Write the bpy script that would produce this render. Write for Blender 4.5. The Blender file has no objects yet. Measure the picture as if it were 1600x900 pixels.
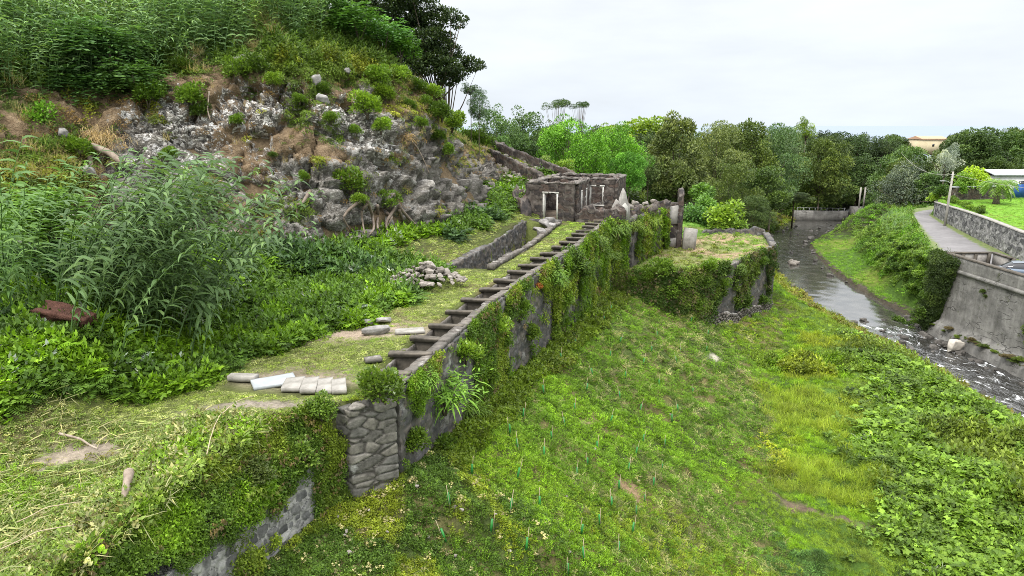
import bpy, math, numpy as np, random
from math import radians, sin, cos, pi
random.seed(7); R = np.random.RandomState(11)
sc = bpy.context.scene
col = sc.collection

# ------------------------------------------------------------------ camera, sky, sun, exposure
FPX, PITCH, CZ = 1067.0, radians(13.4), 19.0
cam_data = bpy.data.cameras.new("camera"); cam = bpy.data.objects.new("camera", cam_data); col.objects.link(cam)
cam_data.sensor_width = 36; cam_data.lens = 36 * FPX / 1600; cam_data.clip_start = .3; cam_data.clip_end = 60000
cam.location = (0, 0, CZ); cam.rotation_euler = (pi/2 - PITCH, 0, 0); sc.camera = cam
sc.view_settings.view_transform = 'Standard'; sc.view_settings.look = 'None'
sc.view_settings.exposure = 0.72; sc.view_settings.gamma = 1.0; sc.view_settings.use_curve_mapping = False
sc.cycles.use_denoising = True; sc.cycles.denoiser = 'OPENIMAGEDENOISE'; sc.cycles.denoising_input_passes = 'RGB_ALBEDO_NORMAL'; sc.cycles.denoising_prefilter = 'NONE'
sc.cycles.filter_width = .9; sc.cycles.use_adaptive_sampling = False
sc.cycles.max_bounces = 5; sc.cycles.diffuse_bounces = 3; sc.cycles.glossy_bounces = 2
sc.cycles.transmission_bounces = 3; sc.cycles.transparent_max_bounces = 6; sc.cycles.volume_bounces = 0
sc.cycles.caustics_reflective = False; sc.cycles.caustics_refractive = False

SUN_EL, SUN_AZ = radians(52), radians(-125)      # high soft sun behind the camera, to the left
world = bpy.data.worlds.new("World"); sc.world = world; world.use_nodes = True
nt = world.node_tree; nt.nodes.clear()
def N(nt, t, **kw):
    n = nt.nodes.new(t)
    for k, v in kw.items(): setattr(n, k, v)
    return n
wo = N(nt, 'ShaderNodeOutputWorld'); bg = N(nt, 'ShaderNodeBackground'); bg.inputs[1].default_value = 0.1
sky = N(nt, 'ShaderNodeTexSky', sky_type='NISHITA', sun_disc=False, sun_elevation=SUN_EL, sun_rotation=SUN_AZ, air_density=1.0, dust_density=3.0)
tc = N(nt, 'ShaderNodeTexCoord'); sx = N(nt, 'ShaderNodeSeparateXYZ'); nt.links.new(tc.outputs['Generated'], sx.inputs[0])
# cloud deck: pale at the horizon, brighter towards the zenith
zr = N(nt, 'ShaderNodeValToRGB'); nt.links.new(sx.outputs['Z'], zr.inputs[0])
e = zr.color_ramp.elements; e[0].position = 0.0; e[0].color = (.80, .87, .95, 1); e[1].position = .9; e[1].color = (1, 1, 1, 1)
q = e.new(.03); q.color = (.80, .86, .93, 1)
q = e.new(.16); q.color = (.86, .90, .94, 1)
ml = N(nt, 'ShaderNodeMapRange'); nt.links.new(sx.outputs['Z'], ml.inputs[0]); ml.inputs[1].default_value = .2; ml.inputs[2].default_value = 1; ml.inputs[3].default_value = 7.0; ml.inputs[4].default_value = 29
mp = N(nt, 'ShaderNodeMapping'); mp.inputs['Scale'].default_value = (2.2, 2.2, 9); nt.links.new(tc.outputs['Generated'], mp.inputs[0])
nz = N(nt, 'ShaderNodeTexNoise'); nz.inputs['Scale'].default_value = 1.6; nz.inputs['Detail'].default_value = 5; nz.inputs['Roughness'].default_value = .55
nt.links.new(mp.outputs[0], nz.inputs[0])
nr = N(nt, 'ShaderNodeMapRange'); nt.links.new(nz.outputs[0], nr.inputs[0]); nr.inputs[1].default_value = .3; nr.inputs[2].default_value = .7; nr.inputs[3].default_value = .9; nr.inputs[4].default_value = 1.07
m2 = N(nt, 'ShaderNodeMath', operation='MULTIPLY'); nt.links.new(ml.outputs[0], m2.inputs[0]); nt.links.new(nr.outputs[0], m2.inputs[1])
cm = N(nt, 'ShaderNodeVectorMath', operation='SCALE'); nt.links.new(zr.outputs[0], cm.inputs[0]); nt.links.new(m2.outputs[0], cm.inputs['Scale'])
mx = N(nt, 'ShaderNodeMix', data_type='RGBA'); mx.inputs[0].default_value = .93
nt.links.new(sky.outputs[0], mx.inputs[6]); nt.links.new(cm.outputs[0], mx.inputs[7])
nt.links.new(mx.outputs[2], bg.inputs[0]); nt.links.new(bg.outputs[0], wo.inputs[0])
sl = bpy.data.lights.new("sun", 'SUN'); sun = bpy.data.objects.new("sun", sl); col.objects.link(sun)
sl.energy = 1.5; sl.angle = radians(12); sl.color = (1, .96, .9)
sun.rotation_euler = (pi/2 - SUN_EL, 0, radians(-35)); sun.location = (-20, -20, 60)

# ------------------------------------------------------------------ numpy noise
def _h(ix, iy, iz, k=0):
    h = (ix.astype(np.int64)*374761393 + iy.astype(np.int64)*668265263 + iz.astype(np.int64)*2147483647 + k*974634777) & 0xffffffff
    h = ((h ^ (h >> 13)) * 1274126177) & 0xffffffff
    h = ((h ^ (h >> 16)) * 2246822519) & 0xffffffff
    return ((h ^ (h >> 15)) & 0xffffff) / float(0xffffff)
def vnoise(p, k=0):
    i = np.floor(p).astype(np.int64); f = p - i; f = f*f*(3-2*f); o = 0
    for dx in (0, 1):
        for dy in (0, 1):
            for dz in (0, 1):
                w = (f[:, 0] if dx else 1-f[:, 0])*(f[:, 1] if dy else 1-f[:, 1])*(f[:, 2] if dz else 1-f[:, 2])
                o = o + w*_h(i[:, 0]+dx, i[:, 1]+dy, i[:, 2]+dz, k)
    return o*2-1
def fbm(p, sc_=1, oc=4, k=0, g=.5):
    p = np.asarray(p, float)
    if p.shape[1] == 2: p = np.column_stack([p, np.zeros(len(p))])
    o = 0; a = 1; t = 0
    for j in range(oc):
        o = o + a*vnoise(p*sc_*(2**j)+13.7*j, k+j); t += a; a *= g
    return o/t
def worley(p, sc_=1, k=0, jit=.9):
    p = np.asarray(p, float)*sc_; i = np.floor(p).astype(np.int64)
    f1 = np.full(len(p), 9.); f2 = np.full(len(p), 9.); idr = np.zeros(len(p)); off = np.zeros((len(p), 3))
    for dx in (-1, 0, 1):
        for dy in (-1, 0, 1):
            for dz in (-1, 0, 1):
                c = i + (dx, dy, dz)
                fp = np.column_stack([_h(c[:, 0], c[:, 1], c[:, 2], k+q) for q in (1, 2, 3)])
                fp = c + .5 + (fp-.5)*jit; d = p-fp; r = np.sqrt((d*d).sum(1))
                n = r < f1
                f2 = np.where(n, f1, np.minimum(f2, r)); idr = np.where(n, _h(c[:, 0], c[:, 1], c[:, 2], k+7), idr)
                off[n] = d[n]; f1 = np.where(n, r, f1)
    return f1, f2, idr, off
def ss(a, b, x):
    t = np.clip((x-a)/(b-a), 0, 1); return t*t*(3-2*t)

# ------------------------------------------------------------------ mesh building and tagging
class MB:
    def __init__(s): s.v = []; s.q = []; s.t = []; s.n = 0; s.a = {}
    def add(s, v, q=None, t=None, **at):
        v = np.asarray(v, float).reshape(-1, 3)
        if q is not None and len(q): s.q.append(np.asarray(q, np.int64).reshape(-1, 4)+s.n)
        if t is not None and len(t): s.t.append(np.asarray(t, np.int64).reshape(-1, 3)+s.n)
        s.v.append(v); s.n += len(v)
        for k, a in at.items(): s.a.setdefault(k, []).append(np.broadcast_to(np.asarray(a, float), (len(v),) if np.ndim(a) < 2 else (len(v), 3)))
        return s
    def mesh(s, name, mat=None, smooth=False):
        me = bpy.data.meshes.new(name); v = np.concatenate(s.v)
        q = np.concatenate(s.q) if s.q else np.zeros((0, 4), np.int64); t = np.concatenate(s.t) if s.t else np.zeros((0, 3), np.int64)
        me.vertices.add(len(v)); me.vertices.foreach_set('co', v.ravel())
        me.loops.add(q.size+t.size); me.loops.foreach_set('vertex_index', np.concatenate([q.ravel(), t.ravel()]).astype(np.int32))
        me.polygons.add(len(q)+len(t))
        me.polygons.foreach_set('loop_start', np.concatenate([np.arange(len(q))*4, q.size+np.arange(len(t))*3]).astype(np.int32))
        me.polygons.foreach_set('loop_total', np.concatenate([np.full(len(q), 4), np.full(len(t), 3)]).astype(np.int32))
        if smooth: me.polygons.foreach_set('use_smooth', np.ones(len(q)+len(t), bool))
        me.update(calc_edges=True)
        for k, a in s.a.items():
            a = [x for x in a]
            if a[0].ndim == 1: at = me.attributes.new(k, 'FLOAT', 'POINT'); at.data.foreach_set('value', np.concatenate(a))
            else: at = me.attributes.new(k, 'FLOAT_VECTOR', 'POINT'); at.data.foreach_set('vector', np.concatenate(a).ravel())
        if mat: me.materials.append(mat)
        return me
    def build(s, name, mat, parent=None, smooth=False, **tg):
        o = bpy.data.objects.new(name, s.mesh(name, mat, smooth)); col.objects.link(o); o.parent = parent
        tag(o, **tg); return o
def tag(o, label=None, cat=None, group=None, kind=None):
    if label: o['label'] = label
    if cat: o['category'] = cat
    if group: o['group'] = group
    if kind: o['kind'] = kind
    return o
def empty(name, loc=(0, 0, 0), rz=0, **tg):
    o = bpy.data.objects.new(name, None); col.objects.link(o); o.location = loc; o.rotation_euler = (0, 0, rz); o.empty_display_size = .2
    return tag(o, **tg)
def kids(o): return [c for c in KID.get(o.name, [])]
KID = {}
def child(name, me, parent, loc=None, rot=None, scl=None, **tg):
    o = bpy.data.objects.new(name, me); col.objects.link(o); o.parent = parent
    if loc is not None: o.location = loc
    if rot is not None: o.rotation_euler = rot
    if scl is not None: o.scale = scl
    return tag(o, **tg)

def grid(mb, P, close_u=False, **at):
    """P: (n,m,3) array of positions -> quads"""
    n, m = P.shape[:2]; idx = np.arange(n*m).reshape(n, m)
    if close_u: idx = np.vstack([idx, idx[:1]])
    q = np.stack([idx[:-1, :-1], idx[1:, :-1], idx[1:, 1:], idx[:-1, 1:]], -1).reshape(-1, 4)
    mb.add(P.reshape(-1, 3), q, **{k: (np.asarray(a).reshape(n*m, -1).squeeze() if np.ndim(a) else a) for k, a in at.items()})
def tube(mb, pts, rad, n=6, **at):
    pts = np.asarray(pts, float); rad = np.broadcast_to(rad, (len(pts),)); T = np.gradient(pts, axis=0); T /= np.linalg.norm(T, axis=1)[:, None]+1e-9
    ref = np.where(np.abs(T[:, 2:3]) > .9, [[1., 0, 0]], [[0, 0, 1.]]); A = np.cross(T, ref); A /= np.linalg.norm(A, axis=1)[:, None]+1e-9; B = np.cross(T, A)
    th = np.arange(n)/n*2*pi
    P = pts[None]+rad[None, :, None]*(np.cos(th)[:, None, None]*A[None]+np.sin(th)[:, None, None]*B[None])
    grid(mb, P, close_u=True, **at)
    k = mb.n; mb.add(np.vstack([pts[:1], pts[-1:]]), **({a: v for a, v in at.items()}))
    st = k-n*len(pts)
    f = [(k, st+((i+1) % n)*len(pts), st+i*len(pts)) for i in range(n)] + [(k+1, st+i*len(pts)+len(pts)-1, st+((i+1) % n)*len(pts)+len(pts)-1) for i in range(n)]
    mb.t.append(np.array(f, np.int64))
def lattice(nx, ny, nz, fn):
    """surface of a lattice box; fn(u,v,w in 0..1)->xyz (N,3). returns verts, outward dir (local u,v,w signs), quads"""
    I, J, K = np.meshgrid(np.arange(nx+1), np.arange(ny+1), np.arange(nz+1), indexing='ij')
    on = (I == 0) | (I == nx) | (J == 0) | (J == ny) | (K == 0) | (K == nz)
    ids = -np.ones(on.shape, np.int64); ids[on] = np.arange(on.sum())
    u, v, w = I[on]/nx, J[on]/ny, K[on]/nz
    s = np.column_stack([(I[on] == nx)*1.-(I[on] == 0), (J[on] == ny)*1.-(J[on] == 0), (K[on] == nz)*1.-(K[on] == 0)])
    qs = []
    for a, fl in ((0, 1), (nx, 0)):
        g = ids[a]; x = np.stack([g[:-1, :-1], g[1:, :-1], g[1:, 1:], g[:-1, 1:]], -1).reshape(-1, 4); qs.append(x[:, ::-1] if fl else x)
    for a, fl in ((0, 0), (ny, 1)):
        g = ids[:, a]; x = np.stack([g[:-1, :-1], g[1:, :-1], g[1:, 1:], g[:-1, 1:]], -1).reshape(-1, 4); qs.append(x[:, ::-1] if fl else x)
    for a, fl in ((0, 1), (nz, 0)):
        g = ids[:, :, a]; x = np.stack([g[:-1, :-1], g[1:, :-1], g[1:, 1:], g[:-1, 1:]], -1).reshape(-1, 4); qs.append(x[:, ::-1] if fl else x)
    return fn(u, v, w), s, np.concatenate(qs), (u, v, w)
def box(mb, c, s, rz=0, **at):
    c = np.array(c, float); s = np.array(s, float)/2
    v = np.array([[a, b, d] for a in (-1, 1) for b in (-1, 1) for d in (-1, 1)], float)*s
    C, S_ = cos(rz), sin(rz); v = np.column_stack([v[:, 0]*C-v[:, 1]*S_, v[:, 0]*S_+v[:, 1]*C, v[:, 2]])+c
    mb.add(v, [(0, 1, 3, 2), (4, 6, 7, 5), (0, 4, 5, 1), (2, 3, 7, 6), (0, 2, 6, 4), (1, 5, 7, 3)], **at)
def masonry(mb, path, z0, z1, th, res=.12, stone=.38, amp=.05, ragged=.0, flat=1.7, seed=0, lean=0):
    """wall swept along plan polyline `path` (list of (x,y)), width th centred, z0/z1 number or callable(len fraction)"""
    p = np.array(path, float); seg = np.linalg.norm(np.diff(p, axis=0), axis=1); L = np.concatenate([[0], np.cumsum(seg)]); tot = L[-1]
    t = np.gradient(p, axis=0); t /= np.linalg.norm(t, axis=1)[:, None]; nrm = np.column_stack([t[:, 1], -t[:, 0]])
    hz = (z1(np.array([.5]))[0] if callable(z1) else z1)-(z0(np.array([.5]))[0] if callable(z0) else z0)
    nx = max(2, int(tot/res)); ny = max(2, int(th/res)); nz = max(2, int(abs(hz)/res))
    def fn(u, v, w):
        s = u*tot; x = np.interp(s, L, p[:, 0]); y = np.interp(s, L, p[:, 1])
        n0 = np.interp(s, L, nrm[:, 0]); n1 = np.interp(s, L, nrm[:, 1]); ln = np.hypot(n0, n1)
        a = z0(u) if callable(z0) else z0; b = z1(u) if callable(z1) else z1
        if ragged: b = b + ragged*fbm(np.column_stack([s*1.1+seed, v*1.5, s*0]), 1, 3)+ragged*.7*(np.floor(vnoise(np.column_stack([s*1.7+seed, v, s*0]))*3)/3)
        off = (v-.5)*th - lean*w*0 + lean*(1-w)*(v > .5)
        return np.column_stack([x+n0/ln*off, y+n1/ln*off, a+(b-a)*w])
    P, s, q, (u, v, w) = lattice(nx, ny, nz, fn)
    sp = u*tot; n0 = np.interp(sp, L, nrm[:, 0]); n1 = np.interp(sp, L, nrm[:, 1])
    D = np.column_stack([n0*s[:, 1]-(-n1)*0, n1*s[:, 1], s[:, 2]])
    tx = np.interp(sp, L, t[:, 0]); ty = np.interp(sp, L, t[:, 1]); D[:, 0] += tx*s[:, 0]; D[:, 1] += ty*s[:, 0]
    D /= np.linalg.norm(D, axis=1)[:, None]+1e-9
    W_ = P*np.array([1, 1, flat])/stone*.62+seed
    W_ = W_+.22*np.column_stack([vnoise(P*2+3), vnoise(P*2+9), vnoise(P*2+5)])
    f1, f2, idr, off = worley(W_, 1, seed, .8); ed = f2-f1
    h = amp*(1.3*ss(0, .16, ed)-1+.8*(idr-.5))+amp*.5*fbm(P, 1.3, 3)
    mb.add(P+D*h[:, None], q, cid=idr, edge=ed)

# ------------------------------------------------------------------ materials
def newmat(name):
    m = bpy.data.materials.new(name); m.use_nodes = True; t = m.node_tree; t.nodes.clear()
    o = N(t, 'ShaderNodeOutputMaterial'); b = N(t, 'ShaderNodeBsdfPrincipled'); b.inputs['Roughness'].default_value = .85
    b.inputs['Specular IOR Level'].default_value = .25
    t.links.new(b.outputs[0], o.inputs[0]); return m, t, b, o
def ramp(t, src, stops, interp='LINEAR'):
    r = N(t, 'ShaderNodeValToRGB'); e = r.color_ramp.elements; r.color_ramp.interpolation = interp
    while len(e) < len(stops): e.new(.5)
    for k, (p, c) in enumerate(stops): e[k].position = p; e[k].color = tuple(c)+(1,) if len(c) == 3 else c
    t.links.new(src, r.inputs[0]); return r.outputs[0]
def noise(t, s, d=4, r=.55, vec=None, w=0):
    n = N(t, 'ShaderNodeTexNoise'); n.inputs['Scale'].default_value = s; n.inputs['Detail'].default_value = d; n.inputs['Roughness'].default_value = r
    n.inputs['Distortion'].default_value = w
    if vec is not None: t.links.new(vec, n.inputs[0])
    return n.outputs[0]
def mixc(t, f, a, b, mode='MIX'):
    m = N(t, 'ShaderNodeMix', data_type='RGBA', blend_type=mode)
    for i, x in ((0, f), (6, a), (7, b)):
        if isinstance(x, (int, float)): m.inputs[i].default_value = x
        elif isinstance(x, tuple): m.inputs[i].default_value = x+(1,) if len(x) == 3 else x
        else: t.links.new(x, m.inputs[i])
    return m.outputs[2]
def mth(t, op, a, b=0., c=0.):
    m = N(t, 'ShaderNodeMath', operation=op)
    for i, x in enumerate((a, b, c)):
        if isinstance(x, (int, float)): m.inputs[i].default_value = x
        else: t.links.new(x, m.inputs[i])
    return m.outputs[0]
def attr(t, name, kind='GEOMETRY', out='Fac'):
    a = N(t, 'ShaderNodeAttribute', attribute_name=name, attribute_type=kind); return a.outputs[out]
def bump(t, b, h, s=.5, d=.05):
    n = N(t, 'ShaderNodeBump'); n.inputs['Strength'].default_value = s; n.inputs['Distance'].default_value = d
    t.links.new(h, n.inputs['Height']); t.links.new(n.outputs[0], b.inputs['Normal'])
def pos(t): return N(t, 'ShaderNodeNewGeometry').outputs['Position']
def objc(t): return N(t, 'ShaderNodeTexCoord').outputs['Object']

def m_stone(name, cols, mortar, lichen=(.42, .42, .38), lic=.55, moss=(.06, .09, .02), mossamt=.62):
    m, t, b, o = newmat(name); p = pos(t)
    c = ramp(t, attr(t, 'cid'), [(i/(len(cols)-1), x) for i, x in enumerate(cols)])
    c = mixc(t, ramp(t, noise(t, 3.1, 5, .6, p), [(.35, (.55, .55, .55)), (.7, (1.25, 1.25, 1.25))]), (0, 0, 0), c) if False else mixc(t, .8, c, ramp(t, noise(t, 5, 6, .65, p), [(.3, (.3, .3, .3)), (.7, (1.4, 1.4, 1.4))]), 'MULTIPLY')
    c = mixc(t, ramp(t, attr(t, 'edge'), [(.03, (1, 1, 1)), (.13, (0, 0, 0))]), c, mortar)
    c = mixc(t, ramp(t, noise(t, 1.3, 6, .7, p), [(lic, (0, 0, 0)), (lic+.1, (.8, .8, .8))]), c, lichen)
    c = mixc(t, ramp(t, noise(t, .9, 6, .7, N_off(t, p, 31)), [(mossamt, (0, 0, 0)), (mossamt+.08, (.85, .85, .85))]), c, moss)
    t.links.new(c, b.inputs['Base Color']); bump(t, b, noise(t, 14, 5, .7, p), .6, .03); return m
def N_off(t, p, k):
    v = N(t, 'ShaderNodeVectorMath', operation='ADD'); t.links.new(p, v.inputs[0]); v.inputs[1].default_value = (k, k*.7, -k); return v.outputs[0]
M = {}
M['basalt'] = m_stone('basalt_masonry', [(.05, .05, .052), (.10, .095, .09), (.15, .13, .11), (.07, .068, .07), (.2, .19, .175)], (.085, .08, .07), (.34, .34, .31), .6)
M['ruin'] = m_stone('ruin_masonry', [(.045, .037, .033), (.105, .075, .06), (.035, .032, .032), (.08, .065, .055), (.14, .12, .105)], (.12, .105, .09), (.36, .34, .31), .61, (.10, .11, .035), .72)
M['roadstone'] = m_stone('road_wall_masonry', [(.11, .11, .11), (.30, .29, .28), (.07, .07, .07), (.2, .195, .19), (.4, .39, .37)], (.36, .35, .33), (.5, .5, .48), .62, (.08, .1, .03), .72)
M['cap'] = m_stone('weathered_cap_stone', [(.08, .07, .062), (.17, .15, .13), (.12, .108, .095)], (.13, .12, .105), (.38, .36, .33), .57, (.14, .13, .04), .62)

def m_simple(name, c1, c2, s=3, rough=.85, bs=.4, bd=.02, spec=.25, metal=0):
    m, t, b, o = newmat(name); p = objc(t)
    t.links.new(ramp(t, noise(t, s, 6, .65, p), [(.3, c1), (.7, c2)]), b.inputs['Base Color'])
    b.inputs['Roughness'].default_value = rough; b.inputs['Specular IOR Level'].default_value = spec; b.inputs['Metallic'].default_value = metal
    if bs: bump(t, b, noise(t, s*6, 4, .6, p), bs, bd)
    return m
M['plaster'] = m_simple('white_plaster', (.3, .29, .26), (.62, .6, .56), 2.5)
M['greyplaster'] = m_simple('grey_plaster', (.2, .185, .17), (.38, .36, .33), 2)
M['bark'] = m_simple('bark', (.06, .045, .03), (.16, .13, .1), 4)
M['deadwood'] = m_simple('dead_wood', (.16, .12, .09), (.36, .3, .24), 4)
M['root'] = m_simple('bare_root', (.1, .075, .055), (.26, .21, .17), 3)
M['polewood'] = m_simple('weathered_pole', (.27, .25, .22), (.42, .4, .36), 3)
M['metalgrey'] = m_simple('grey_metal', (.3, .31, .32), (.42, .43, .44), 3, .5, 0, spec=.5)
M['tubegreen'] = m_simple('green_plastic', (.02, .16, .03), (.05, .27, .06), 3, .45, 0, spec=.4)
M['stake'] = m_simple('stake_wood', (.3, .24, .15), (.45, .38, .26), 5)
M['blue'] = m_simple('blue_sheet', (.015, .06, .22), (.03, .09, .3), 2, .5, 0)
M['shedwhite'] = m_simple('white_render', (.5, .5, .48), (.7, .7, .68), 1, .8, 0)
M['pier'] = m_stone('pier_masonry', [(.10, .095, .085), (.19, .175, .15), (.125, .12, .11), (.25, .23, .20)], (.06, .055, .048), (.4, .4, .38), .62, (.10, .12, .03), .62)
M['yellow'] = m_simple('yellow_render', (.5, .42, .26), (.58, .5, .34), .2, .8, 0)
M['tile'] = m_simple('clay_roof_tile', (.42, .25, .16), (.48, .32, .22), .5, .8, 0)
M['glassdark'] = m_simple('dark_glass', (.02, .02, .025), (.03, .035, .04), 1, .1, 0, spec=.6)

def lich0(t, p): return mth(t, 'MULTIPLY', mth(t, 'MULTIPLY', ramp(t, noise(t, 1.5, 5, .6, p, .6), [(.56, (0, 0, 0)), (.62, (1, 1, 1))]), attr(t, 'pale')), mth(t, 'SUBTRACT', 1., mth(t, 'MULTIPLY', attr(t, 'big'), .6)))
def m_rock():
    m, t, b, o = newmat('cliff_rock'); p = pos(t)
    c = ramp(t, attr(t, 'cid'), [(0, (.07, .065, .058)), (.3, (.175, .164, .147)), (.55, (.09, .084, .075)), (.8, (.24, .228, .21)), (1, (.13, .122, .108))])
    wv = N(t, 'ShaderNodeVectorMath', operation='ADD'); nn = N(t, 'ShaderNodeTexNoise'); nn.inputs['Scale'].default_value = 1.6; nn.inputs['Detail'].default_value = 4; t.links.new(p, nn.inputs[0]); mp = N(t, 'ShaderNodeMapping'); mp.inputs['Scale'].default_value = (1.35, 1.35, 2.1); t.links.new(p, mp.inputs[0]); sv = N(t, 'ShaderNodeVectorMath', operation='SCALE'); sv.inputs['Scale'].default_value = .9; t.links.new(nn.outputs['Color'], sv.inputs[0]); t.links.new(mp.outputs[0], wv.inputs[0]); t.links.new(sv.outputs[0], wv.inputs[1])
    va = N(t, 'ShaderNodeTexVoronoi'); t.links.new(wv.outputs[0], va.inputs[0]); ve = N(t, 'ShaderNodeTexVoronoi', feature='DISTANCE_TO_EDGE'); t.links.new(wv.outputs[0], ve.inputs[0])
    hs = N(t, 'ShaderNodeSeparateColor'); t.links.new(va.outputs['Color'], hs.inputs[0])
    fr = mth(t, 'SUBTRACT', 1., mth(t, 'MULTIPLY', attr(t, 'big'), .8)); c = mixc(t, mth(t, 'MULTIPLY', fr, .75), c, ramp(t, hs.outputs[0], [(0, (.06, .055, .05)), (.35, (.14, .132, .118)), (.6, (.2, .19, .172)), (1, (.33, .315, .29))], 'LINEAR'))
    whm = mth(t, 'MULTIPLY', ramp(t, hs.outputs[1], [(.69, (0, 0, 0)), (.73, (1, 1, 1))]), ramp(t, mth(t, 'ADD', attr(t, 'pale'), noise(t, .8, 4, .6, N_off(t, p, 50))), [(.95, (0, 0, 0)), (1.0, (1, 1, 1))]))
    c = mixc(t, mth(t, 'MULTIPLY', whm, fr), c, (.56, .55, .53))
    c = mixc(t, mth(t, 'MULTIPLY', fr, ramp(t, ve.outputs[0], [(.0, (.9, .9, .9)), (.05, (0, 0, 0))])), c, (.045, .038, .03))
    c = mixc(t, .85, c, ramp(t, noise(t, 2.4, 5, .58, p), [(.32, (.55, .53, .5)), (.68, (1.5, 1.47, 1.42))]), 'MULTIPLY')
    lich = lich0(t, p)
    c = mixc(t, lich, c, (.55, .54, .52))
    ear = ramp(t, noise(t, 3, 7, .7, N_off(t, p, 9)), [(.3, (.10, .066, .036)), (.55, (.19, .135, .08)), (.75, (.31, .235, .15))])
    sm = mth(t, 'ADD', attr(t, 'soil'), mth(t, 'MULTIPLY', mth(t, 'SUBTRACT', noise(t, 2.2, 8, .75, N_off(t, p, 4)), .5), 1.6))
    c = mixc(t, ramp(t, sm, [(.47, (0, 0, 0)), (.56, (1, 1, 1))]), c, ear)
    gm = mth(t, 'ADD', attr(t, 'green'), mth(t, 'MULTIPLY', mth(t, 'SUBTRACT', noise(t, 1.6, 8, .75, N_off(t, p, 17)), .5), 1.8))
    c = mixc(t, ramp(t, gm, [(.5, (0, 0, 0)), (.62, (1, 1, 1))]), c, ramp(t, noise(t, 6, 5, .6, p), [(.3, (.04, .06, .012)), (.7, (.13, .15, .035))]))
    t.links.new(c, b.inputs['Base Color']); bump(t, b, mth(t, 'ADD', noise(t, 3, 6, .6, p, .5), mth(t, 'ADD', ramp(t, ve.outputs[0], [(0, (0, 0, 0)), (.16, (.5, .5, .5))]), mth(t, 'MULTIPLY', hs.outputs[2], .5))), .6, .12); return m
M['rock'] = m_rock()
def m_boulder(name, lo, hi):
    m, t, b, o = newmat(name); p = pos(t)
    r = N(t, 'ShaderNodeObjectInfo').outputs['Random']
    c = ramp(t, noise(t, 3, 7, .7, p), [(.3, lo), (.7, hi)])
    c = mixc(t, .6, c, ramp(t, r, [(0, (.6, .57, .53)), (1, (1.25, 1.23, 1.2))]), 'MULTIPLY')
    t.links.new(c, b.inputs['Base Color']); bump(t, b, noise(t, 9, 6, .7, p), .7, .04); return m
M['boulder'] = m_boulder('boulder_stone', (.12, .115, .11), (.36, .35, .34))
M['rubble'] = m_boulder('rubble_stone', (.12, .105, .09), (.36, .33, .3))
M['wetrock'] = m_boulder('stream_rock', (.035, .033, .03), (.14, .13, .12))
M['palerock'] = m_boulder('pale_rock', (.5, .46, .4), (.72, .68, .62))

def m_ground():
    m, t, b, o = newmat('ground'); p = pos(t)
    c = ramp(t, noise(t, 1.1, 8, .7, p), [(.3, (.55, .55, .55)), (.7, (1.35, 1.35, 1.35))])
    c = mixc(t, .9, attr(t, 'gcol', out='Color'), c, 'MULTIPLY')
    c = mixc(t, .6, c, ramp(t, noise(t, 9, 6, .7, p), [(.3, (.4, .4, .38)), (.7, (1.5, 1.5, 1.45))]), 'MULTIPLY')
    t.links.new(c, b.inputs['Base Color']); b.inputs['Roughness'].default_value = 1; b.inputs['Specular IOR Level'].default_value = .1
    bump(t, b, noise(t, 7, 7, .75, p), .8, .08); return m
M['ground'] = m_ground()
def m_leaf(name, mode, base=(.08, .13, .03), rough=.5, trans=.3, vary=.35, spec=.22):
    """mode: 'inst' (tint per instance), 'obj' (object colour), 'fix'"""
    m = bpy.data.materials.new(name); m.use_nodes = True; t = m.node_tree; t.nodes.clear()
    o = N(t, 'ShaderNodeOutputMaterial'); b = N(t, 'ShaderNodeBsdfPrincipled'); b.inputs['Roughness'].default_value = rough
    b.inputs['Specular IOR Level'].default_value = spec
    if mode == 'inst': c = attr(t, 'tint', 'INSTANCER', 'Color')
    elif mode == 'obj': c = N(t, 'ShaderNodeObjectInfo').outputs['Color']
    else:
        rg = N(t, 'ShaderNodeRGB'); rg.outputs[0].default_value = base+(1,); c = rg.outputs[0]
    v = attr(t, 'tv')
    c = mixc(t, 1., c, ramp(t, v, [(0, (1-vary*1.1, 1-vary, 1-vary)), (.6, (1, 1, 1)), (1, (1+vary*1.5, 1+vary*1.2, 1+vary*.6))]), 'MULTIPLY')
    t.links.new(c, b.inputs['Base Color'])
    tr = N(t, 'ShaderNodeBsdfTranslucent'); c2 = mixc(t, 1., c, (1.3, 1.35, .7), 'MULTIPLY'); t.links.new(c2, tr.inputs[0])
    mix = N(t, 'ShaderNodeMixShader'); mix.inputs[0].default_value = trans
    t.links.new(b.outputs[0], mix.inputs[1]); t.links.new(tr.outputs[0], mix.inputs[2]); t.links.new(mix.outputs[0], o.inputs[0]); return m
M['leafi'] = m_leaf('ground_cover_leaf', 'inst'); M['leafo'] = m_leaf('shrub_leaf', 'obj'); M['leafgloss'] = m_leaf('glossy_leaf', 'obj', rough=.35, spec=.45)
M['crown'] = m_leaf('tree_foliage', 'obj', rough=.55, trans=.22, vary=.5)

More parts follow.
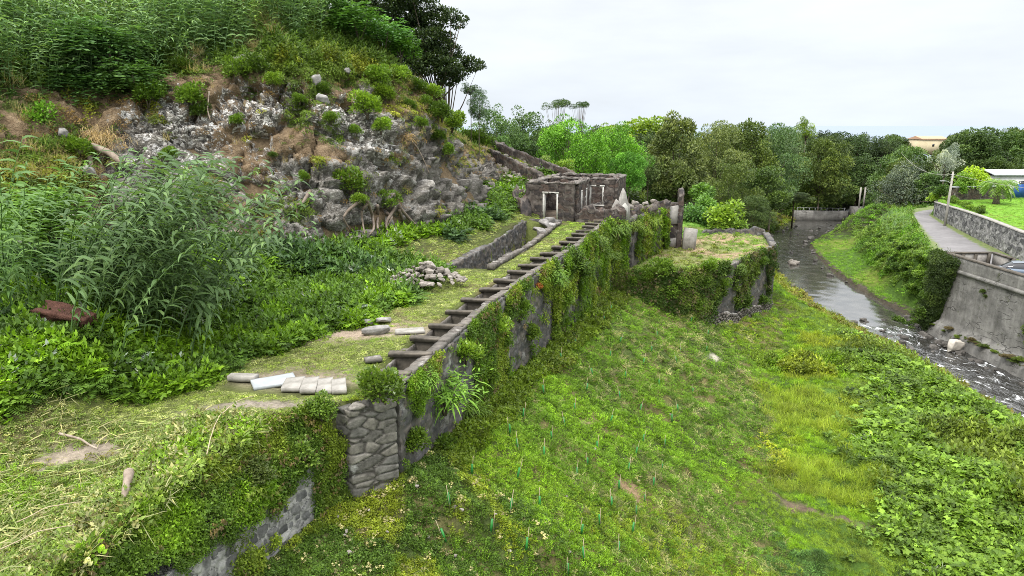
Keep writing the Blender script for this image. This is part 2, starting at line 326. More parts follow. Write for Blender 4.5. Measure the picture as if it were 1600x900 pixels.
def m_water():
    m, t, b, o = newmat('stream_water'); p = pos(t)
    mp = N(t, 'ShaderNodeMapping'); mp.inputs['Scale'].default_value = (1, .55, 1); t.links.new(p, mp.inputs[0]); v = mp.outputs[0]
    fo = mth(t, 'MULTIPLY', ramp(t, noise(t, 1.5, 8, .72, v, .8), [(.555, (0, 0, 0)), (.63, (1, 1, 1))]), attr(t, 'foam'))
    c = mixc(t, fo, ramp(t, noise(t, .6, 5, .6, p), [(.35, (.03, .03, .027)), (.65, (.075, .07, .06))]), (.8, .82, .84))
    c = mixc(t, mth(t, 'MULTIPLY', attr(t, 'rough'), mth(t, 'SUBTRACT', .8, fo)), c, (.008, .008, .007))
    t.links.new(c, b.inputs['Base Color']); b.inputs['Specular IOR Level'].default_value = 1.0; b.inputs['IOR'].default_value = 2.1
    t.links.new(mth(t, 'ADD', mth(t, 'MULTIPLY', fo, .6), .07), b.inputs['Roughness'])
    h = mth(t, 'MULTIPLY', noise(t, 3.2, 5, .65, v, .6), mth(t, 'ADD', attr(t, 'rough'), .05)); bump(t, b, h, .8, .12); return m
M['water'] = m_water()
def m_concrete():
    m, t, b, o = newmat('river_wall_concrete'); p = pos(t)
    c = ramp(t, noise(t, .7, 8, .68, p), [(.3, (.10, .097, .09)), (.5, (.19, .183, .17)), (.7, (.29, .28, .26))])
    mp = N(t, 'ShaderNodeMapping'); mp.inputs['Scale'].default_value = (1, 1.1, .12); t.links.new(p, mp.inputs[0])
    c = mixc(t, .5, c, ramp(t, noise(t, 1.6, 6, .7, mp.outputs[0]), [(.35, (.5, .49, .47)), (.6, (1.15, 1.15, 1.15))]), 'MULTIPLY')
    vo = N(t, 'ShaderNodeTexVoronoi', feature='DISTANCE_TO_EDGE'); vo.inputs['Scale'].default_value = .75
    mp2 = N(t, 'ShaderNodeMapping'); mp2.inputs['Scale'].default_value = (1, .6, 2.2); t.links.new(p, mp2.inputs[0])
    w = N(t, 'ShaderNodeVectorMath', operation='ADD'); nn = N(t, 'ShaderNodeTexNoise'); nn.inputs['Scale'].default_value = 1.3; t.links.new(p, nn.inputs[0])
    t.links.new(mp2.outputs[0], w.inputs[0]); t.links.new(nn.outputs['Color'], w.inputs[1]); t.links.new(w.outputs[0], vo.inputs[0])
    cr = mth(t, 'MULTIPLY', ramp(t, vo.outputs[0], [(0, (.7, .7, .7)), (.035, (0, 0, 0))]), ramp(t, noise(t, .45, 4, .6, N_off(t, p, 5)), [(.5, (0, 0, 0)), (.6, (1, 1, 1))]))
    c = mixc(t, cr, c, (.05, .048, .045))
    c = mixc(t, ramp(t, noise(t, 1.2, 6, .7, N_off(t, p, 21)), [(.62, (0, 0, 0)), (.68, (.8, .8, .8))]), c, (.08, .09, .04))
    t.links.new(c, b.inputs['Base Color']); bump(t, b, mth(t, 'SUBTRACT', noise(t, 3, 7, .7, p), cr), .8, .08); return m
M['concrete'] = m_concrete()
M['darkcap'] = m_simple('mossy_concrete_cap', (.05, .045, .035), (.14, .12, .1), 1.5)
M['asphalt'] = m_simple('old_asphalt', (.13, .125, .125), (.22, .21, .21), .7)
M['beam'] = m_simple('weathered_beam', (.04, .036, .03), (.15, .13, .105), 3, .9, .3, .02)
M['slab'] = m_simple('pale_stone_slab', (.17, .16, .14), (.36, .34, .31), 2.5)
M['slabwhite'] = m_simple('pale_grey_slab', (.26, .28, .29), (.38, .4, .41), 1.5, .7, .1)
M['rust'] = m_simple('reddish_fibrous_bark', (.045, .02, .015), (.15, .07, .05), 5, .9, .8, .06)
# ------------------------------------------------------------------ terrain functions (camera foot at the origin, water at z = 0)
WY = np.array([-60, 7, 10, 12.4, 15.1, 15.9, 16.8, 20, 27, 34.3, 40, 49, 53, 58, 62.5, 70, 90, 140, 400, 3000.])
WX = np.array([-7.6, -7.2, -6.7, -6.15, -5.2, -4.8, -3.3, -2.55, -.75, 1.75, 3.9, 6.6, 9.0, 11.6, 14.2, 15, 15, 15, 15, 15])
def xw(y): return np.interp(y, WY, WX)
SY = np.array([-60, 20, 44, 52, 62, 73, 80, 88, 97, 107, 120, 134, 146, 160, 400, 3000]); SX = np.array([33.1, 36.3, 36.7, 36.8, 36.6, 36.6, 37.2, 38.5, 40.6, 43.3, 50.2, 62, 72, 90, 300, 900])
def xs(y): return np.interp(y, SY, SX)
def hw(y): return np.interp(y, [0, 50, 60, 74, 95, 110, 130, 150], [3.4, 3.4, 3.5, 3.9, 3.8, 3.5, 5.5, 7])
RLY = np.array([20, 61.6, 69.6, 80, 90, 98, 106, 110, 113, 114.5]); RLX = np.array([41, 41, 43.3, 48.2, 53.2, 57.2, 62.5, 68, 78, 90])
RRY = np.array([20, 45, 65, 79, 90, 97.7, 101, 104, 106]); RRX = np.array([45, 45.5, 48.8, 53.5, 57.4, 60.3, 62.5, 72, 90])
def xrl(y): return np.interp(y, RLY, RLX)
def xrr(y): return np.interp(y, RRY, RRX)
CB = np.array([  # cliff base: x, y, rise, run, slope above
 (-17, -40, 3, 7, .35), (-18.5, -5, 4, 6, .4), (-20, 8, 5, 6, .5), (-21.5, 18, 6, 6, .55), (-21.5, 26, 6.5, 5.5, .6), (-18.7, 31.3, 8.0, 5.5, .62), (-15, 33.2, 8.8, 5.5, .62), (-12, 33.6, 9.2, 5.5, .62),
 (-8.7, 35, 9.4, 5.2, .7), (-6.5, 39, 9.6, 4.8, .8), (-4.3, 43, 9.6, 4.2, .85), (-2.8, 47, 8.6, 3.6, .85), (-2.3, 51, 6.2, 3.2, .85), (-2.1, 54.5, 4.4, 4, .7), (-1.4, 59.5, 4.2, 4.2, .62), (2.5, 66, 3.6, 4, .4), (4.5, 76, 1.8, 7, .2), (5, 110, .2, 9, .1), (5, 160, 0, 9, 0)])
def cliff_sd(x, y):
    x = np.asarray(x, float); y = np.asarray(y, float); best = np.full(x.shape, 1e9); sd = np.zeros(x.shape); par = np.zeros(x.shape+(3,)); S = np.zeros(x.shape); s0 = 0
    for a, b in zip(CB[:-1], CB[1:]):
        d = b[:2]-a[:2]; L = np.hypot(*d); t = np.clip(((x-a[0])*d[0]+(y-a[1])*d[1])/L**2, 0, 1)
        px, py = a[0]+t*d[0], a[1]+t*d[1]; r = np.hypot(x-px, y-py); sg = np.sign(-(d[0]*(y-a[1])-d[1]*(x-a[0])))  # positive = right side
        m = r < best-1e-9; best = np.where(m, r, best); sd = np.where(m, -r*sg, sd); S = np.where(m, s0+t*L, S)
        for k in range(3): par[..., k] = np.where(m, a[2+k]+(b[2+k]-a[2+k])*t, par[..., k])
        s0 += L
    return sd, par, S
def hill(d, par):
    c, r, s = par[..., 0], par[..., 1], par[..., 2]; t = np.clip(d/r, 0, 1)
    z = c*(1-(1-t)**1.35); e = np.maximum(0, d-r); return z + s*np.where(e < 10, e-e*e/34, 10-100/34+(1-20/34)*(e-10)*.55*np.exp(-(e-10)/60))
def H(x, y, raw=False):
    x = np.asarray(x, float); y = np.asarray(y, float); shp = x.shape; x = x.ravel(); y = y.ravel(); p2 = np.column_stack([x, y])
    u = x-xw(y); n1 = fbm(p2, .35, 4, 3); n2 = fbm(p2, 1.1, 3, 5)
    zt = np.interp(y, [-40, 7, 14, 18, 58, 66, 78, 120], [11.4, 11.7, 12.0, 12, 12, 10.6, 9.0, 7.5])
    # foreground mound of cut greenery, left of the lower wall
    mo = .55*ss(18.5, 14, y)*ss(-9, -6.4, x)*(.6+.7*n1)
    left = zt+.10*n1+.05*n2+mo
    d, par, _ = cliff_sd(x, y)
    # bank of soil between terrace and cliff, path climbing behind the channel
    tal = .9*ss(-5, 0, d)*ss(60, 50, y)+.6*ss(30, 10, y)*ss(-6, 0, d)+1.5*ss(-9.3, -12.3, x)*ss(12.5, 17, y)*ss(34, 28, y)
    vb0, ub0 = (x-1.35)*.957-(y-52)*.29, (x-1.35)*.29+(y-52)*.957; path = np.where((vb0 > -.3) & (vb0 < 6.2) & (ub0 > -.4) & (ub0 < 10.2), 0, 1)*1.9*ss(48, 62, y)*ss(-4.3, -6.5, u)*ss(90, 70, y)
    left = left+tal+path
    hz = hill(d, par); rec = 0 if raw else 1.3*ss(.2, 1.5, d)*ss(20, 14, d)*ss(-3, 6, y)*ss(76, 66, y)
    left = np.where(d > 0, left+hz-rec+(.5*n1+.15*n2)*ss(6, 12, d), left)
    ax, ay = 6.4, 60.6; bx_, by_ = -3.4, 69.2; L2 = (bx_-ax)**2+(by_-ay)**2; tt = ((x-ax)*(bx_-ax)+(y-ay)*(by_-ay))/L2; q = -((x-ax)*(by_-ay)-(y-ay)*(bx_-ax))/np.sqrt(L2)
    zl = 14.0+3.3*np.clip(tt, 0, 1.3)-.42*np.maximum(q, 0)-1.2*np.maximum(-q-.9, 0)+.15*n2; vb, ub = (x-1.35)*.957-(y-52)*.29, (x-1.35)*.29+(y-52)*.957; left = np.where((tt > .06) & (tt < 1.5) & (q < 7) & ~((vb > -.6) & (ub < 10.2)), np.maximum(left, zl), left)
    # right of the wall: bank falling to the meadow
    toe = np.interp(y, [-40, 7, 15, 17.5, 20, 25, 31, 50, 56, 62, 68, 74, 110, 150], [8, 9.5, 9.8, 9.8, 9.3, 8.7, 8.1, 7.0, 6.6, 6.2, 8.4, 8.7, 6.5, 5])
    bw = np.interp(y, [0, 20, 50, 62, 68, 76, 110], [13, 13, 12.6, 12, 15, 17, 22])
    zm = 1.7+.35*fbm(p2, .12, 3, 8)+.12*n2
    zm = zm+.45*n1*ss(17, 24, x)*ss(60, 30, y)
    t = np.clip((u+.1)/bw, 0, 1); pf = .62*t+.38*t*t*(3-2*t)
    pf = np.where(y > 64, ss(.25, 1, t)*ss(64, 70, y)+pf*(1-ss(64, 70, y)), pf)
    n4 = fbm(p2, 2.3, 2, 6); right = toe+(zm-toe)*pf+(.35*n1+.24*n2+.09*n4)*ss(0, 1.5, u)
    # stream
    sdx = (x-xs(y))*np.interp(y, [0, 90, 110, 150], [1, .95, .85, .65]); h = hw(y)
    lb = ss(-h-4.5, -h-.2, sdx)*(sdx < 0); right = right*(1-lb)+(.22+.15*n2)*lb
    rb_low = .5+.5*ss(h, h+3, sdx)+.25*n1
    Wl = np.maximum(1.2, (xrl(y)-xs(y))*np.interp(y, [0, 90, 110, 150], [1, .95, .85, .65])-h-.4); up = ss(.28*Wl, .97*Wl, sdx-h); rs = rb_low+(6.15-rb_low)*up+.25*n2*up*(1-up)*4
    rs = np.where(y < 62.5, np.where(x < 40.75, .4+.15*n2, 6.4), rs)
    on_r = x > xrl(y)-.3; rs = np.where(on_r & (y > 55), 6.38, rs)
    beyond = x > xrr(y)+.45; rs = np.where(beyond, np.where(y < 103, 8.75+.05*n1, 6.8+ .5*n1), rs)
    far_r = ss(106, 118, y); rs = rs*(1-far_r)+(5.0+ .8*n1)*far_r*ss(h, h+6, sdx)+far_r*.5*(1-ss(h, h+6, sdx))
    right = np.where(sdx > h-.2, rs, right)
    right = np.where(np.abs(sdx) < h, -.45-.1*n2+.35*ss(h*.75, h, np.abs(sdx)), right)
    z = np.where(u < -.22, left, right)
    # stone troughs along the wall edge
    z = np.where((y > 18.3) & (y < 50) & (u < -.3) & (u > -1.08), 10.5, z)
    # sunken channel
    kl = channel_u(y); z = np.where((y > 33.6) & (y < 49.2) & (u > kl-2.45) & (u < kl-.15), 10.2+.1*n1, z)
    # far country falls to the sea
    fw = ss(150, 420, np.hypot(x, y)); z = z*(1-fw)+(1+6*fbm(p2, .006, 3))*fw; z = z-28*ss(420, 900, np.hypot(x, y))
    return z.reshape(shp)
def channel_u(y): return np.interp(y, [30, 33.2, 48.9, 60], [-2.3, -2.4, -3.3, -3.5])
# colour of the soil and thatch under the plants
GC = dict(soil=(.13, .09, .06), thatch=(.085, .10, .03), green=(.06, .11, .02), dark=(.035, .055, .015), dry=(.26, .21, .12), path=(.3, .25, .2), lawn=(.13, .26, .03))
def PY(px, py, z):  # place in the world seen at this direction on height z
    a = (px-800)/FPX; b = (450-py)/FPX; d = (a, cos(PITCH)+b*sin(PITCH), -sin(PITCH)+b*cos(PITCH)); t = (z-CZ)/d[2]; return d[0]*t, d[1]*t
def PD(px, py, y):
    a = (px-800)/FPX; b = (450-py)/FPX; d = (a, cos(PITCH)+b*sin(PITCH), -sin(PITCH)+b*cos(PITCH)); t = y/d[1]; return d[0]*t, y, CZ+d[2]*t
def blob(x, y, cx, cy, rx, ry=None, rot=0, soft=.6, k=0):
    ry = ry or rx; dx, dy = x-cx, y-cy; c, s = cos(rot), sin(rot); a = np.hypot((dx*c+dy*s)/rx, (-dx*s+dy*c)/ry)
    a = a+.45*fbm(np.column_stack([x, y]), .9/min(rx, ry), 3, 40+k); return ss(1+soft*.5, 1-soft*.5, a)
def gcol(x, y):
    n = fbm(np.column_stack([x, y]), .5, 4, 21); n3 = fbm(np.column_stack([x, y]), .16, 3, 23); u = x-xw(y); sdm = x-xs(y)+hw(y); C = np.zeros((len(x), 3)); L = lambda m, c: C.__iadd__((np.array(c)-C)*np.clip(m, 0, 1)[:, None])
    L(np.ones(len(x)), GC['green']); L(u < 0, GC['thatch'])
    bank = (u > -.2)*ss(15, 11, u)*(y < 66); L(bank*.9, (.06, .08, .025)); L(bank*ss(-.05, .3, n), (.13, .11, .05))
    L(ss(-.1, .4, n3)*(u > 13), (.12, .15, .03)); L(ss(.1, .4, n)*(u < 0)*.5, GC['soil'])
    for (cx, cy, rx, ry, ro, c) in BARE: L(blob(x, y, cx, cy, rx, ry, ro, 1.5), c)
    L((x > xrr(y)+.4)*(y < 103), GC['lawn']); L((np.abs(x-xs(y)) < hw(y)+.8), (.07, .06, .045))
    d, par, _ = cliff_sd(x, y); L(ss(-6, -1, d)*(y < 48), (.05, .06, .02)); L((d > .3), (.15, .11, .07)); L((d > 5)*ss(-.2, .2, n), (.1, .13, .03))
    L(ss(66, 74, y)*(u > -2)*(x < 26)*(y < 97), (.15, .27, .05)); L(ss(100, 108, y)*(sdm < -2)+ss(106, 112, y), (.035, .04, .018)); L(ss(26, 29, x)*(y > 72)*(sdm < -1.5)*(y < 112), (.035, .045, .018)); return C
BARE = []
for px, py, z, rx, ry, ro, c in [(135, 706, 12, 1.1, .5, .5, GC['path']), (560, 520, 12, 2.2, .9, .3, (.33, .26, .2)), (400, 640, 12, 1.5, .35, .2, (.28, .24, .2)),
        (1290, 795, 2, 2.3, .45, -.5, (.11, .08, .06)), (1115, 578, 2.4, .9, .25, .9, (.33, .3, .25)), (980, 850, 3, .9, .6, 0, (.24, .17, .1)), (470, 590, 12, 1.6, .8, 0, (.24, .2, .15)),
        (520, 492, 12, 1.8, .5, .2, (.32, .2, .12)), (905, 715, 5, .7, .35, .3, (.16, .13, .08)), (640, 520, 12, .9, .5, 0, (.3, .26, .2))]:
    a, b_ = PY(px, py, z); BARE.append((a, b_, rx, ry, ro, c))
def make_ground():
    ys = [-60, -30, -10, 0, 3]; y = 4.
    while y < 150: ys.append(y); y += .16+.0052*max(0, y-10)
    while y < 1400: ys.append(y); y *= 1.03
    us = list(np.arange(-1.6, .6, .1))+[-1.1, -1.07, -1.52, -.32, -.28, -.23, -.21]
    a = .6
    while a < 1200: us.append(a); a += .2 if a < 45 else .35 if a < 75 else a*.02
    a = -1.6
    while a > -900: a -= .16 if a > -8 else .3 if a > -40 else -a*.03; us.append(a)
    us = np.array(sorted(set(np.round(us, 4)))); ys = np.array(ys); Y, U = np.meshgrid(ys, us, indexing='ij'); X = xw(Y)*ss(260, 120, np.abs(U))+U; Z = H(X, Y)
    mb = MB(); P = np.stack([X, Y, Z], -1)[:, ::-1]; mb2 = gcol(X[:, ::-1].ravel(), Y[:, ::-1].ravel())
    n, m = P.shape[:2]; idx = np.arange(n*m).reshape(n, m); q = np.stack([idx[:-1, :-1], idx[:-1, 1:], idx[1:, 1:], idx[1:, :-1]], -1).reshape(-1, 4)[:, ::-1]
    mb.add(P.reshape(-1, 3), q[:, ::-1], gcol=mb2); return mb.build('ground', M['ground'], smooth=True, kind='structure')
ground = make_ground()
mb = MB(); mb.add([(-30000, 500, -24), (30000, 500, -24), (30000, 50000, -24), (-30000, 50000, -24)], [(0, 1, 2, 3)])
M['sea'] = m_simple('sea_water', (.17, .21, .26), (.19, .23, .28), .002, .6, 0)
mb.build('sea', M['sea'], kind='structure')

# ------------------------------------------------------------------ stream
def make_water():
    ys = np.concatenate([np.arange(15, 100, .35), np.arange(100, 165, .8)]); us = np.linspace(-1.25, 1.25, 26)
    Y, U = np.meshgrid(ys, us, indexing='ij'); X = xs(Y)+U*hw(Y)/np.interp(Y, [0, 90, 110, 150], [1, .95, .85, .65])
    p = np.column_stack([X.ravel(), Y.ravel()]); rg = np.clip(ss(60, 56, Y)+ss(86, 100, Y)*.25+.9*ss(64, 61, Y)*ss(58, 60, Y), 0, 1)
    n = fbm(p*np.array([1.4, .9]), 1, 4, 61).reshape(Y.shape); Z = .05+.16*n*rg+.02*n
    fo = ss(61, 57, Y)*.9+ss(57, 59, Y)*ss(66, 62, Y)+ss(85, 100, Y)*.12; fo = fo*ss(1.15, .8, np.abs(U))
    mb = MB(); P = np.stack([X, Y, Z], -1); grid(mb, P[:, ::-1], foam=fo[:, ::-1], rough=rg[:, ::-1]); return mb.build('stream_water', M['water'], smooth=True, kind='structure')
make_water()

# ------------------------------------------------------------------ cliff
def make_cliff():
    # along-curve stations
    P0 = CB[:, :2]; seg = np.hypot(*np.diff(P0, axis=0).T); L = np.concatenate([[0], np.cumsum(seg)])
    smin = np.interp(8, CB[:, 1][:4], L[:4]); smax = L[15]
    st = np.arange(smin, smax, .115); 
    # smooth the base curve
    fx = np.interp(np.arange(0, L[-1], .25), L, P0[:, 0]); fy = np.interp(np.arange(0, L[-1], .25), L, P0[:, 1]); k = np.hanning(17); k /= k.sum()
    fx = np.convolve(np.pad(fx, 8, 'edge'), k, 'valid'); fy = np.convolve(np.pad(fy, 8, 'edge'), k, 'valid'); ar = np.arange(0, L[-1], .25)[:len(fx)]
    bx = np.interp(st, ar, fx); by = np.interp(st, ar, fy); tx = np.gradient(bx); ty = np.gradient(by); l = np.hypot(tx, ty); 
    kk = np.hanning(61); kk /= kk.sum(); nx = np.convolve(np.pad(-ty/l, 30, 'edge'), kk, 'valid'); ny = np.convolve(np.pad(tx/l, 30, 'edge'), kk, 'valid'); l = np.hypot(nx, ny); nx /= l; ny /= l
    ds = np.concatenate([[-.9, -.6, -.3, -.1], np.linspace(0, 1, 78)**1.25*5.8, np.arange(6.0, 15, .28)])
    S, D = np.meshgrid(np.arange(len(st)), ds, indexing='ij'); X = bx[S]+nx[S]*D; Y = by[S]+ny[S]*D; 
    Z = H(X, Y, raw=True); Z = np.where(D < 0, Z-.0-1.2*np.clip(-D, 0, .3), Z)
    P = np.stack([X, Y, Z], -1); dS = np.gradient(P, axis=0); dD = np.gradient(P, axis=1); Nn = np.cross(dD, dS); Nn /= np.linalg.norm(Nn, axis=-1)[..., None]+1e-9
    Nn *= np.sign(Nn[..., 2:3]+1e-6); p = P.reshape(-1, 3); nn = Nn.reshape(-1, 3); d = D.ravel()
    wv = p+.5*np.column_stack([fbm(p, .5, 3, 1), fbm(p, .5, 3, 2), fbm(p, .5, 3, 3)])
    A = worley(wv*np.array([1, 1, .8]), .42, 5); B = worley(wv*np.array([1, 1, 1.2]), 1.05, 6); Cc = worley(wv*np.array([1.15, 1.15, .8]), 2.6, 8)
    _, par, _ = cliff_sd(X, Y); run = par[..., 1].ravel(); rk = ss(-.7, .3, d)*ss(2.6, 0, d-run-1.2*fbm(p, .25, 2, 4))   # rockiness
    lr = ss(13, 16, p[:, 1])
    soil = .23+.85*fbm(p, .33, 4, 71)+.6*ss(.4, 1.1, d/run)-.35*ss(1.2, .2, d)*ss(-9, -5, p[:, 0])+.2*ss(52, 56, p[:, 1]) + .5*ss(-17, -21, p[:, 0])*ss(38, 34, p[:, 1])
    soil = np.clip(soil, 0, 1); rko = rk*(1-.6*ss(.45, .8, soil))*(.35+.65*lr)
    bl = .75*(.6-A[0]**2)+.9*(A[2]-.5)+.25*(A[3]@np.array([.5, .3, .7])); b2 = .24*(.55-B[0]**2)+.42*(B[2]-.5)+.4*(B[3]*np.array([.5, -.4, .8])).sum(1)
    b3 = .05*(.5-Cc[0]**2)+.13*(Cc[2]-.5)+.07*(Cc[3]*np.array([.6, .3, .9])).sum(1); crk = -.6*ss(.12, 0, A[1]-A[0])-.28*ss(.12, 0, B[1]-B[0])-.1*ss(.12, 0, Cc[1]-Cc[0])
    disp = rko*(bl*1.05+b2*1.15+b3*1.3+crk)+.55*fbm(p, .3, 4, 9)*ss(-.5, 1, d)+.12*fbm(p, 1.5, 4, 12)*ss(-.5, .5, d)
    sw = (p[:, 2]*.62+1.3*fbm(p*np.array([1, 1, .4]), .35, 3, 88))%1; disp += rko*.5*(sw**1.5-.45); disp *= ss(-.9, -.1, d); nn2 = nn*np.array([1, 1, .6]); P2 = p+nn2*disp[:, None]
    low = ss(5.5, 1.5, d)*rk; P2[:, 2] -= .1*low
    pale = np.clip(.45+1.2*fbm(p, .28, 3, 33), 0, 1)*ss(46, 38, p[:, 1])+.25
    green = np.clip(-.15+.85*fbm(p, .4, 4, 91)+.75*ss(.75, 1.5, d/run)+.35*ss(-17, -21, p[:, 0]), 0, 1)
    mb = MB(); cid = np.clip(B[2]*.6+Cc[2]*.4, 0, 1); sh = D.shape
    grid(mb, P2.reshape(sh+(3,)), cid=cid.reshape(sh), soil=soil.reshape(sh), pale=pale.reshape(sh), big=np.clip(ss(3.2, 1.2, d+.8*fbm(p, .4, 2, 5))+ss(-7.5, -4.5, p[:, 0])*.6, 0, 1).reshape(sh), green=green.reshape(sh))
    o = mb.build('cliff', M['rock'], smooth=True, kind='structure'); 
    return o, P2.reshape(sh+(3,)), Nn, D, soil.reshape(sh), green.reshape(sh), par
cliff, CP, CN, CD, CS, CG, CPAR = make_cliff()
# ------------------------------------------------------------------ helpers that find places on the ground and on the cliff
def hit(px, py, tmax=200):
    px = np.atleast_1d(px).astype(float); py = np.atleast_1d(py).astype(float); a = (px-800)/FPX; b = (450-py)/FPX
    D = np.column_stack([a, cos(PITCH)+b*sin(PITCH), -sin(PITCH)+b*cos(PITCH)]); t = np.full(len(px), 5.); done = np.zeros(len(px), bool)
    t0 = t.copy()
    for k in range(170):
        P = D*t[:, None]; z = CZ+P[:, 2]; h = H(P[:, 0], P[:, 1]); done |= (z < h) | (t > tmax); t0 = np.where(done, t0, t); t = np.where(done, t, t*1.022+.05)
        if done.all(): break
    for k in range(9):
        tm = (t0+t)/2; P = D*tm[:, None]; lo = CZ+P[:, 2] < H(P[:, 0], P[:, 1]); t = np.where(lo, tm, t); t0 = np.where(lo, t0, tm)
    P = D*t[:, None]; return np.column_stack([P[:, 0], P[:, 1], H(P[:, 0], P[:, 1])])
_cp = CP.reshape(-1, 3); _cn = CN.reshape(-1, 3); _f = _cp[:, 1]*cos(PITCH)-(_cp[:, 2]-CZ)*sin(PITCH); _u = _cp[:, 1]*sin(PITCH)+(_cp[:, 2]-CZ)*cos(PITCH)
_pxy = np.column_stack([800+FPX*_cp[:, 0]/np.maximum(_f, .1), 450-FPX*_u/np.maximum(_f, .1)]); _pxy[_f < 1] = 1e6
def cliff_at(px, py, tol=7):
    r = np.hypot(_pxy[:, 0]-px, _pxy[:, 1]-py); m = np.where(r < tol)[0]
    if not len(m): m = np.array([r.argmin()])
    i = m[_f[m].argmin()]; return _cp[i], _cn[i]
def stone_mesh(name, mat, seed, n=10, sq=(1, .8, .6), blocky=.5):
    def fn(u, v, w):
        p = np.column_stack([u, v, w])*2-1; s = p/np.linalg.norm(p, axis=1)[:, None]; return p*blocky+s*(1-blocky)
    P, s, q, _ = lattice(n, n, n, fn); f = worley(P+seed*7.1, .9, seed); P = P*(1+.22*fbm(P+seed*3.3, 1.1, 3)+.22*(f[2]-.5)*0)[:, None]
    for k in range(7):   # chop flat facets
        r_ = np.random.RandomState(seed*31+k).normal(size=3); r_ /= np.linalg.norm(r_); d = P@r_-.72; P = P-np.outer(np.maximum(d, 0)*.85, r_)
    mb = MB(); mb.add(P*np.array(sq)*.5, q); return mb.mesh(name, mat, smooth=False)
STONES = {k: [stone_mesh('stone', M[k], i+1, 9, ((1, .85, .65), (1, .7, .8), (.9, .9, .5), (1, .6, .55))[i % 4], .35+.1*(i % 3)) for i in range(5)] for k in ('boulder', 'rubble', 'wetrock')}
def rock(name, kind, loc, size, label, cat='rock', group=None, rot=None):
    o = bpy.data.objects.new(name, random.choice(STONES[kind])); col.objects.link(o); o.location = loc
    o.scale = (size*random.uniform(.8, 1.2), size*random.uniform(.8, 1.1), size*random.uniform(.7, 1.1)); o.rotation_euler = rot or (random.uniform(-.4, .4), random.uniform(-.4, .4), random.uniform(0, 6.3))
    return tag(o, label, cat, group)

# ------------------------------------------------------------------ retaining walls and stone troughs
def wl(y0, y1, off=0, n=30): y = np.linspace(y0, y1, n); return list(zip(xw(y)+off, y))
mb = MB(); masonry(mb, wl(17.0, 50.5), lambda u: 7.9-u*1.6, 12.06, .5, .1, .36, .06)
w = mb.build('retaining_wall', M['basalt'], label='long dark stone retaining wall under the row of troughs, overgrown down its face', cat='wall')
# lower part behind the walled platform with an arched doorway
mb = MB(); a = [(6.9, 49.9), (8.2, 51.9), (8.75, 52.8)]; masonry(mb, a, 6.5, 11.9, .6, .16, .4, .06, .15); masonry(mb, [(9.3, 53.7), (11.4, 57.7), (13.2, 61.0)], 6.5, 11.8, .6, .16, .4, .06, .3)
masonry(mb, [(8.73, 52.76), (9.32, 53.74)], 9.75, 11.9, .6, .16, .4, .05)
masonry(mb, [(8.5, 53.0), (9.2, 54.1)], 6.5, 9.8, .2, .2, .4, .02)
w2 = mb.build('mill_wall', M['basalt'], label='tall stone wall with a dark doorway rising behind the walled platform', cat='wall')
mb = MB(); masonry(mb, [(-5.1, 15.2), (-5.6, 14), (-6.2, 12.3), (-6.7, 10), (-7.25, 6.5)], lambda u: 8.4-u*.3, lambda u: 11.1-.1*u, .65, .05, .2, .035, .12, flat=1.4)
mb.build('low_rubble_wall', M['roadstone'], label='near rubble wall holding the mound of cut greenery', cat='wall')
mb = MB(); masonry(mb, [(-4.75, 16.9), (-4.15, 16.4), (-3.3, 17.05)], 9.2, lambda u: 12.0-.1*np.abs(u-.5), .8, .035, .44, .03, .1, flat=2.7)
mb.build('stone_pier', M['pier'], label='square stone pier of big blocks at the near end of the trough row', cat='pier')

tr = empty('trough_row', (xw(33), 33, 10.7), label='long row of open stone troughs with crossbeams along the terrace edge', cat='trough')
def rel(mb, root): 
    for i in range(len(mb.v)): mb.v[i] = mb.v[i]-np.array(root.location)
    return mb
mb = MB(); masonry(mb, wl(18.2, 50, -1.14), 10.3, 11.97, .2, .12, .4, .03); rel(mb, tr).build('inner_wall', M['cap'], tr)
mb = MB()
for i, y in enumerate(np.arange(17.4, 49.5, .95)):
    L = .9; yy = [y, y+L*.5, y+L]; masonry(mb, [(xw(t)+.0, t) for t in yy], 12.05+random.uniform(-.01, .02), 12.15+random.uniform(0, .06), random.uniform(.3, .36), .09, .9, .03, 0, 1, seed=i)
rel(mb, tr).build('kerb', M['cap'], tr)
BY = [18.35, 19.95, 21.5, 23.1, 24.95, 26.75, 28.55, 30.3, 32.0, 33.7, 35.4, 37.1, 38.8, 40.5, 42.2, 43.8, 45.4, 47.0, 48.6, 50.0]
def beam_mesh(seed):
    def fn(u, v, w): return np.column_stack([(u-.5)*(1.36+.1*np.sin(seed*3.1)), (v-.5)*(.3+.05*np.sin(seed))*(1-.3*(w < .4)), (w-.5)*.14+.03*np.sin(seed*2.)*(u-.5)])
    P, s, q, _ = lattice(22, 4, 3, fn); P = P+s*(.012*fbm(P+seed*5, 2.5, 4)[:, None]+.008*fbm(P+seed*5, 9, 2)[:, None]); m = MB(); m.add(P, q); return m.mesh('crossbeam', M['beam'])
bms = [beam_mesh(k) for k in range(5)]
for i, y in enumerate(BY):
    a = -.28+random.uniform(-.03, .03); x = xw(y)-.56
    child('crossbeam', bms[i % 5], tr, (x-tr.location.x, y-tr.location.y, 12.13-10.7+random.uniform(-.03, .02)), (random.uniform(-.06, .06), random.uniform(-.03, .03), a*.4+random.uniform(-.05, .05)), (random.uniform(.86, 1.06), random.uniform(.8, 1.2), 1))
    if i < 16:
        m = MB(); masonry(m, [(x-.5, y+.12), (x+.42, y+.03)], 10.3, 12.05, .12, .12, .5, .02, seed=i); rel(m, tr).build('partition', M['beam'], tr)
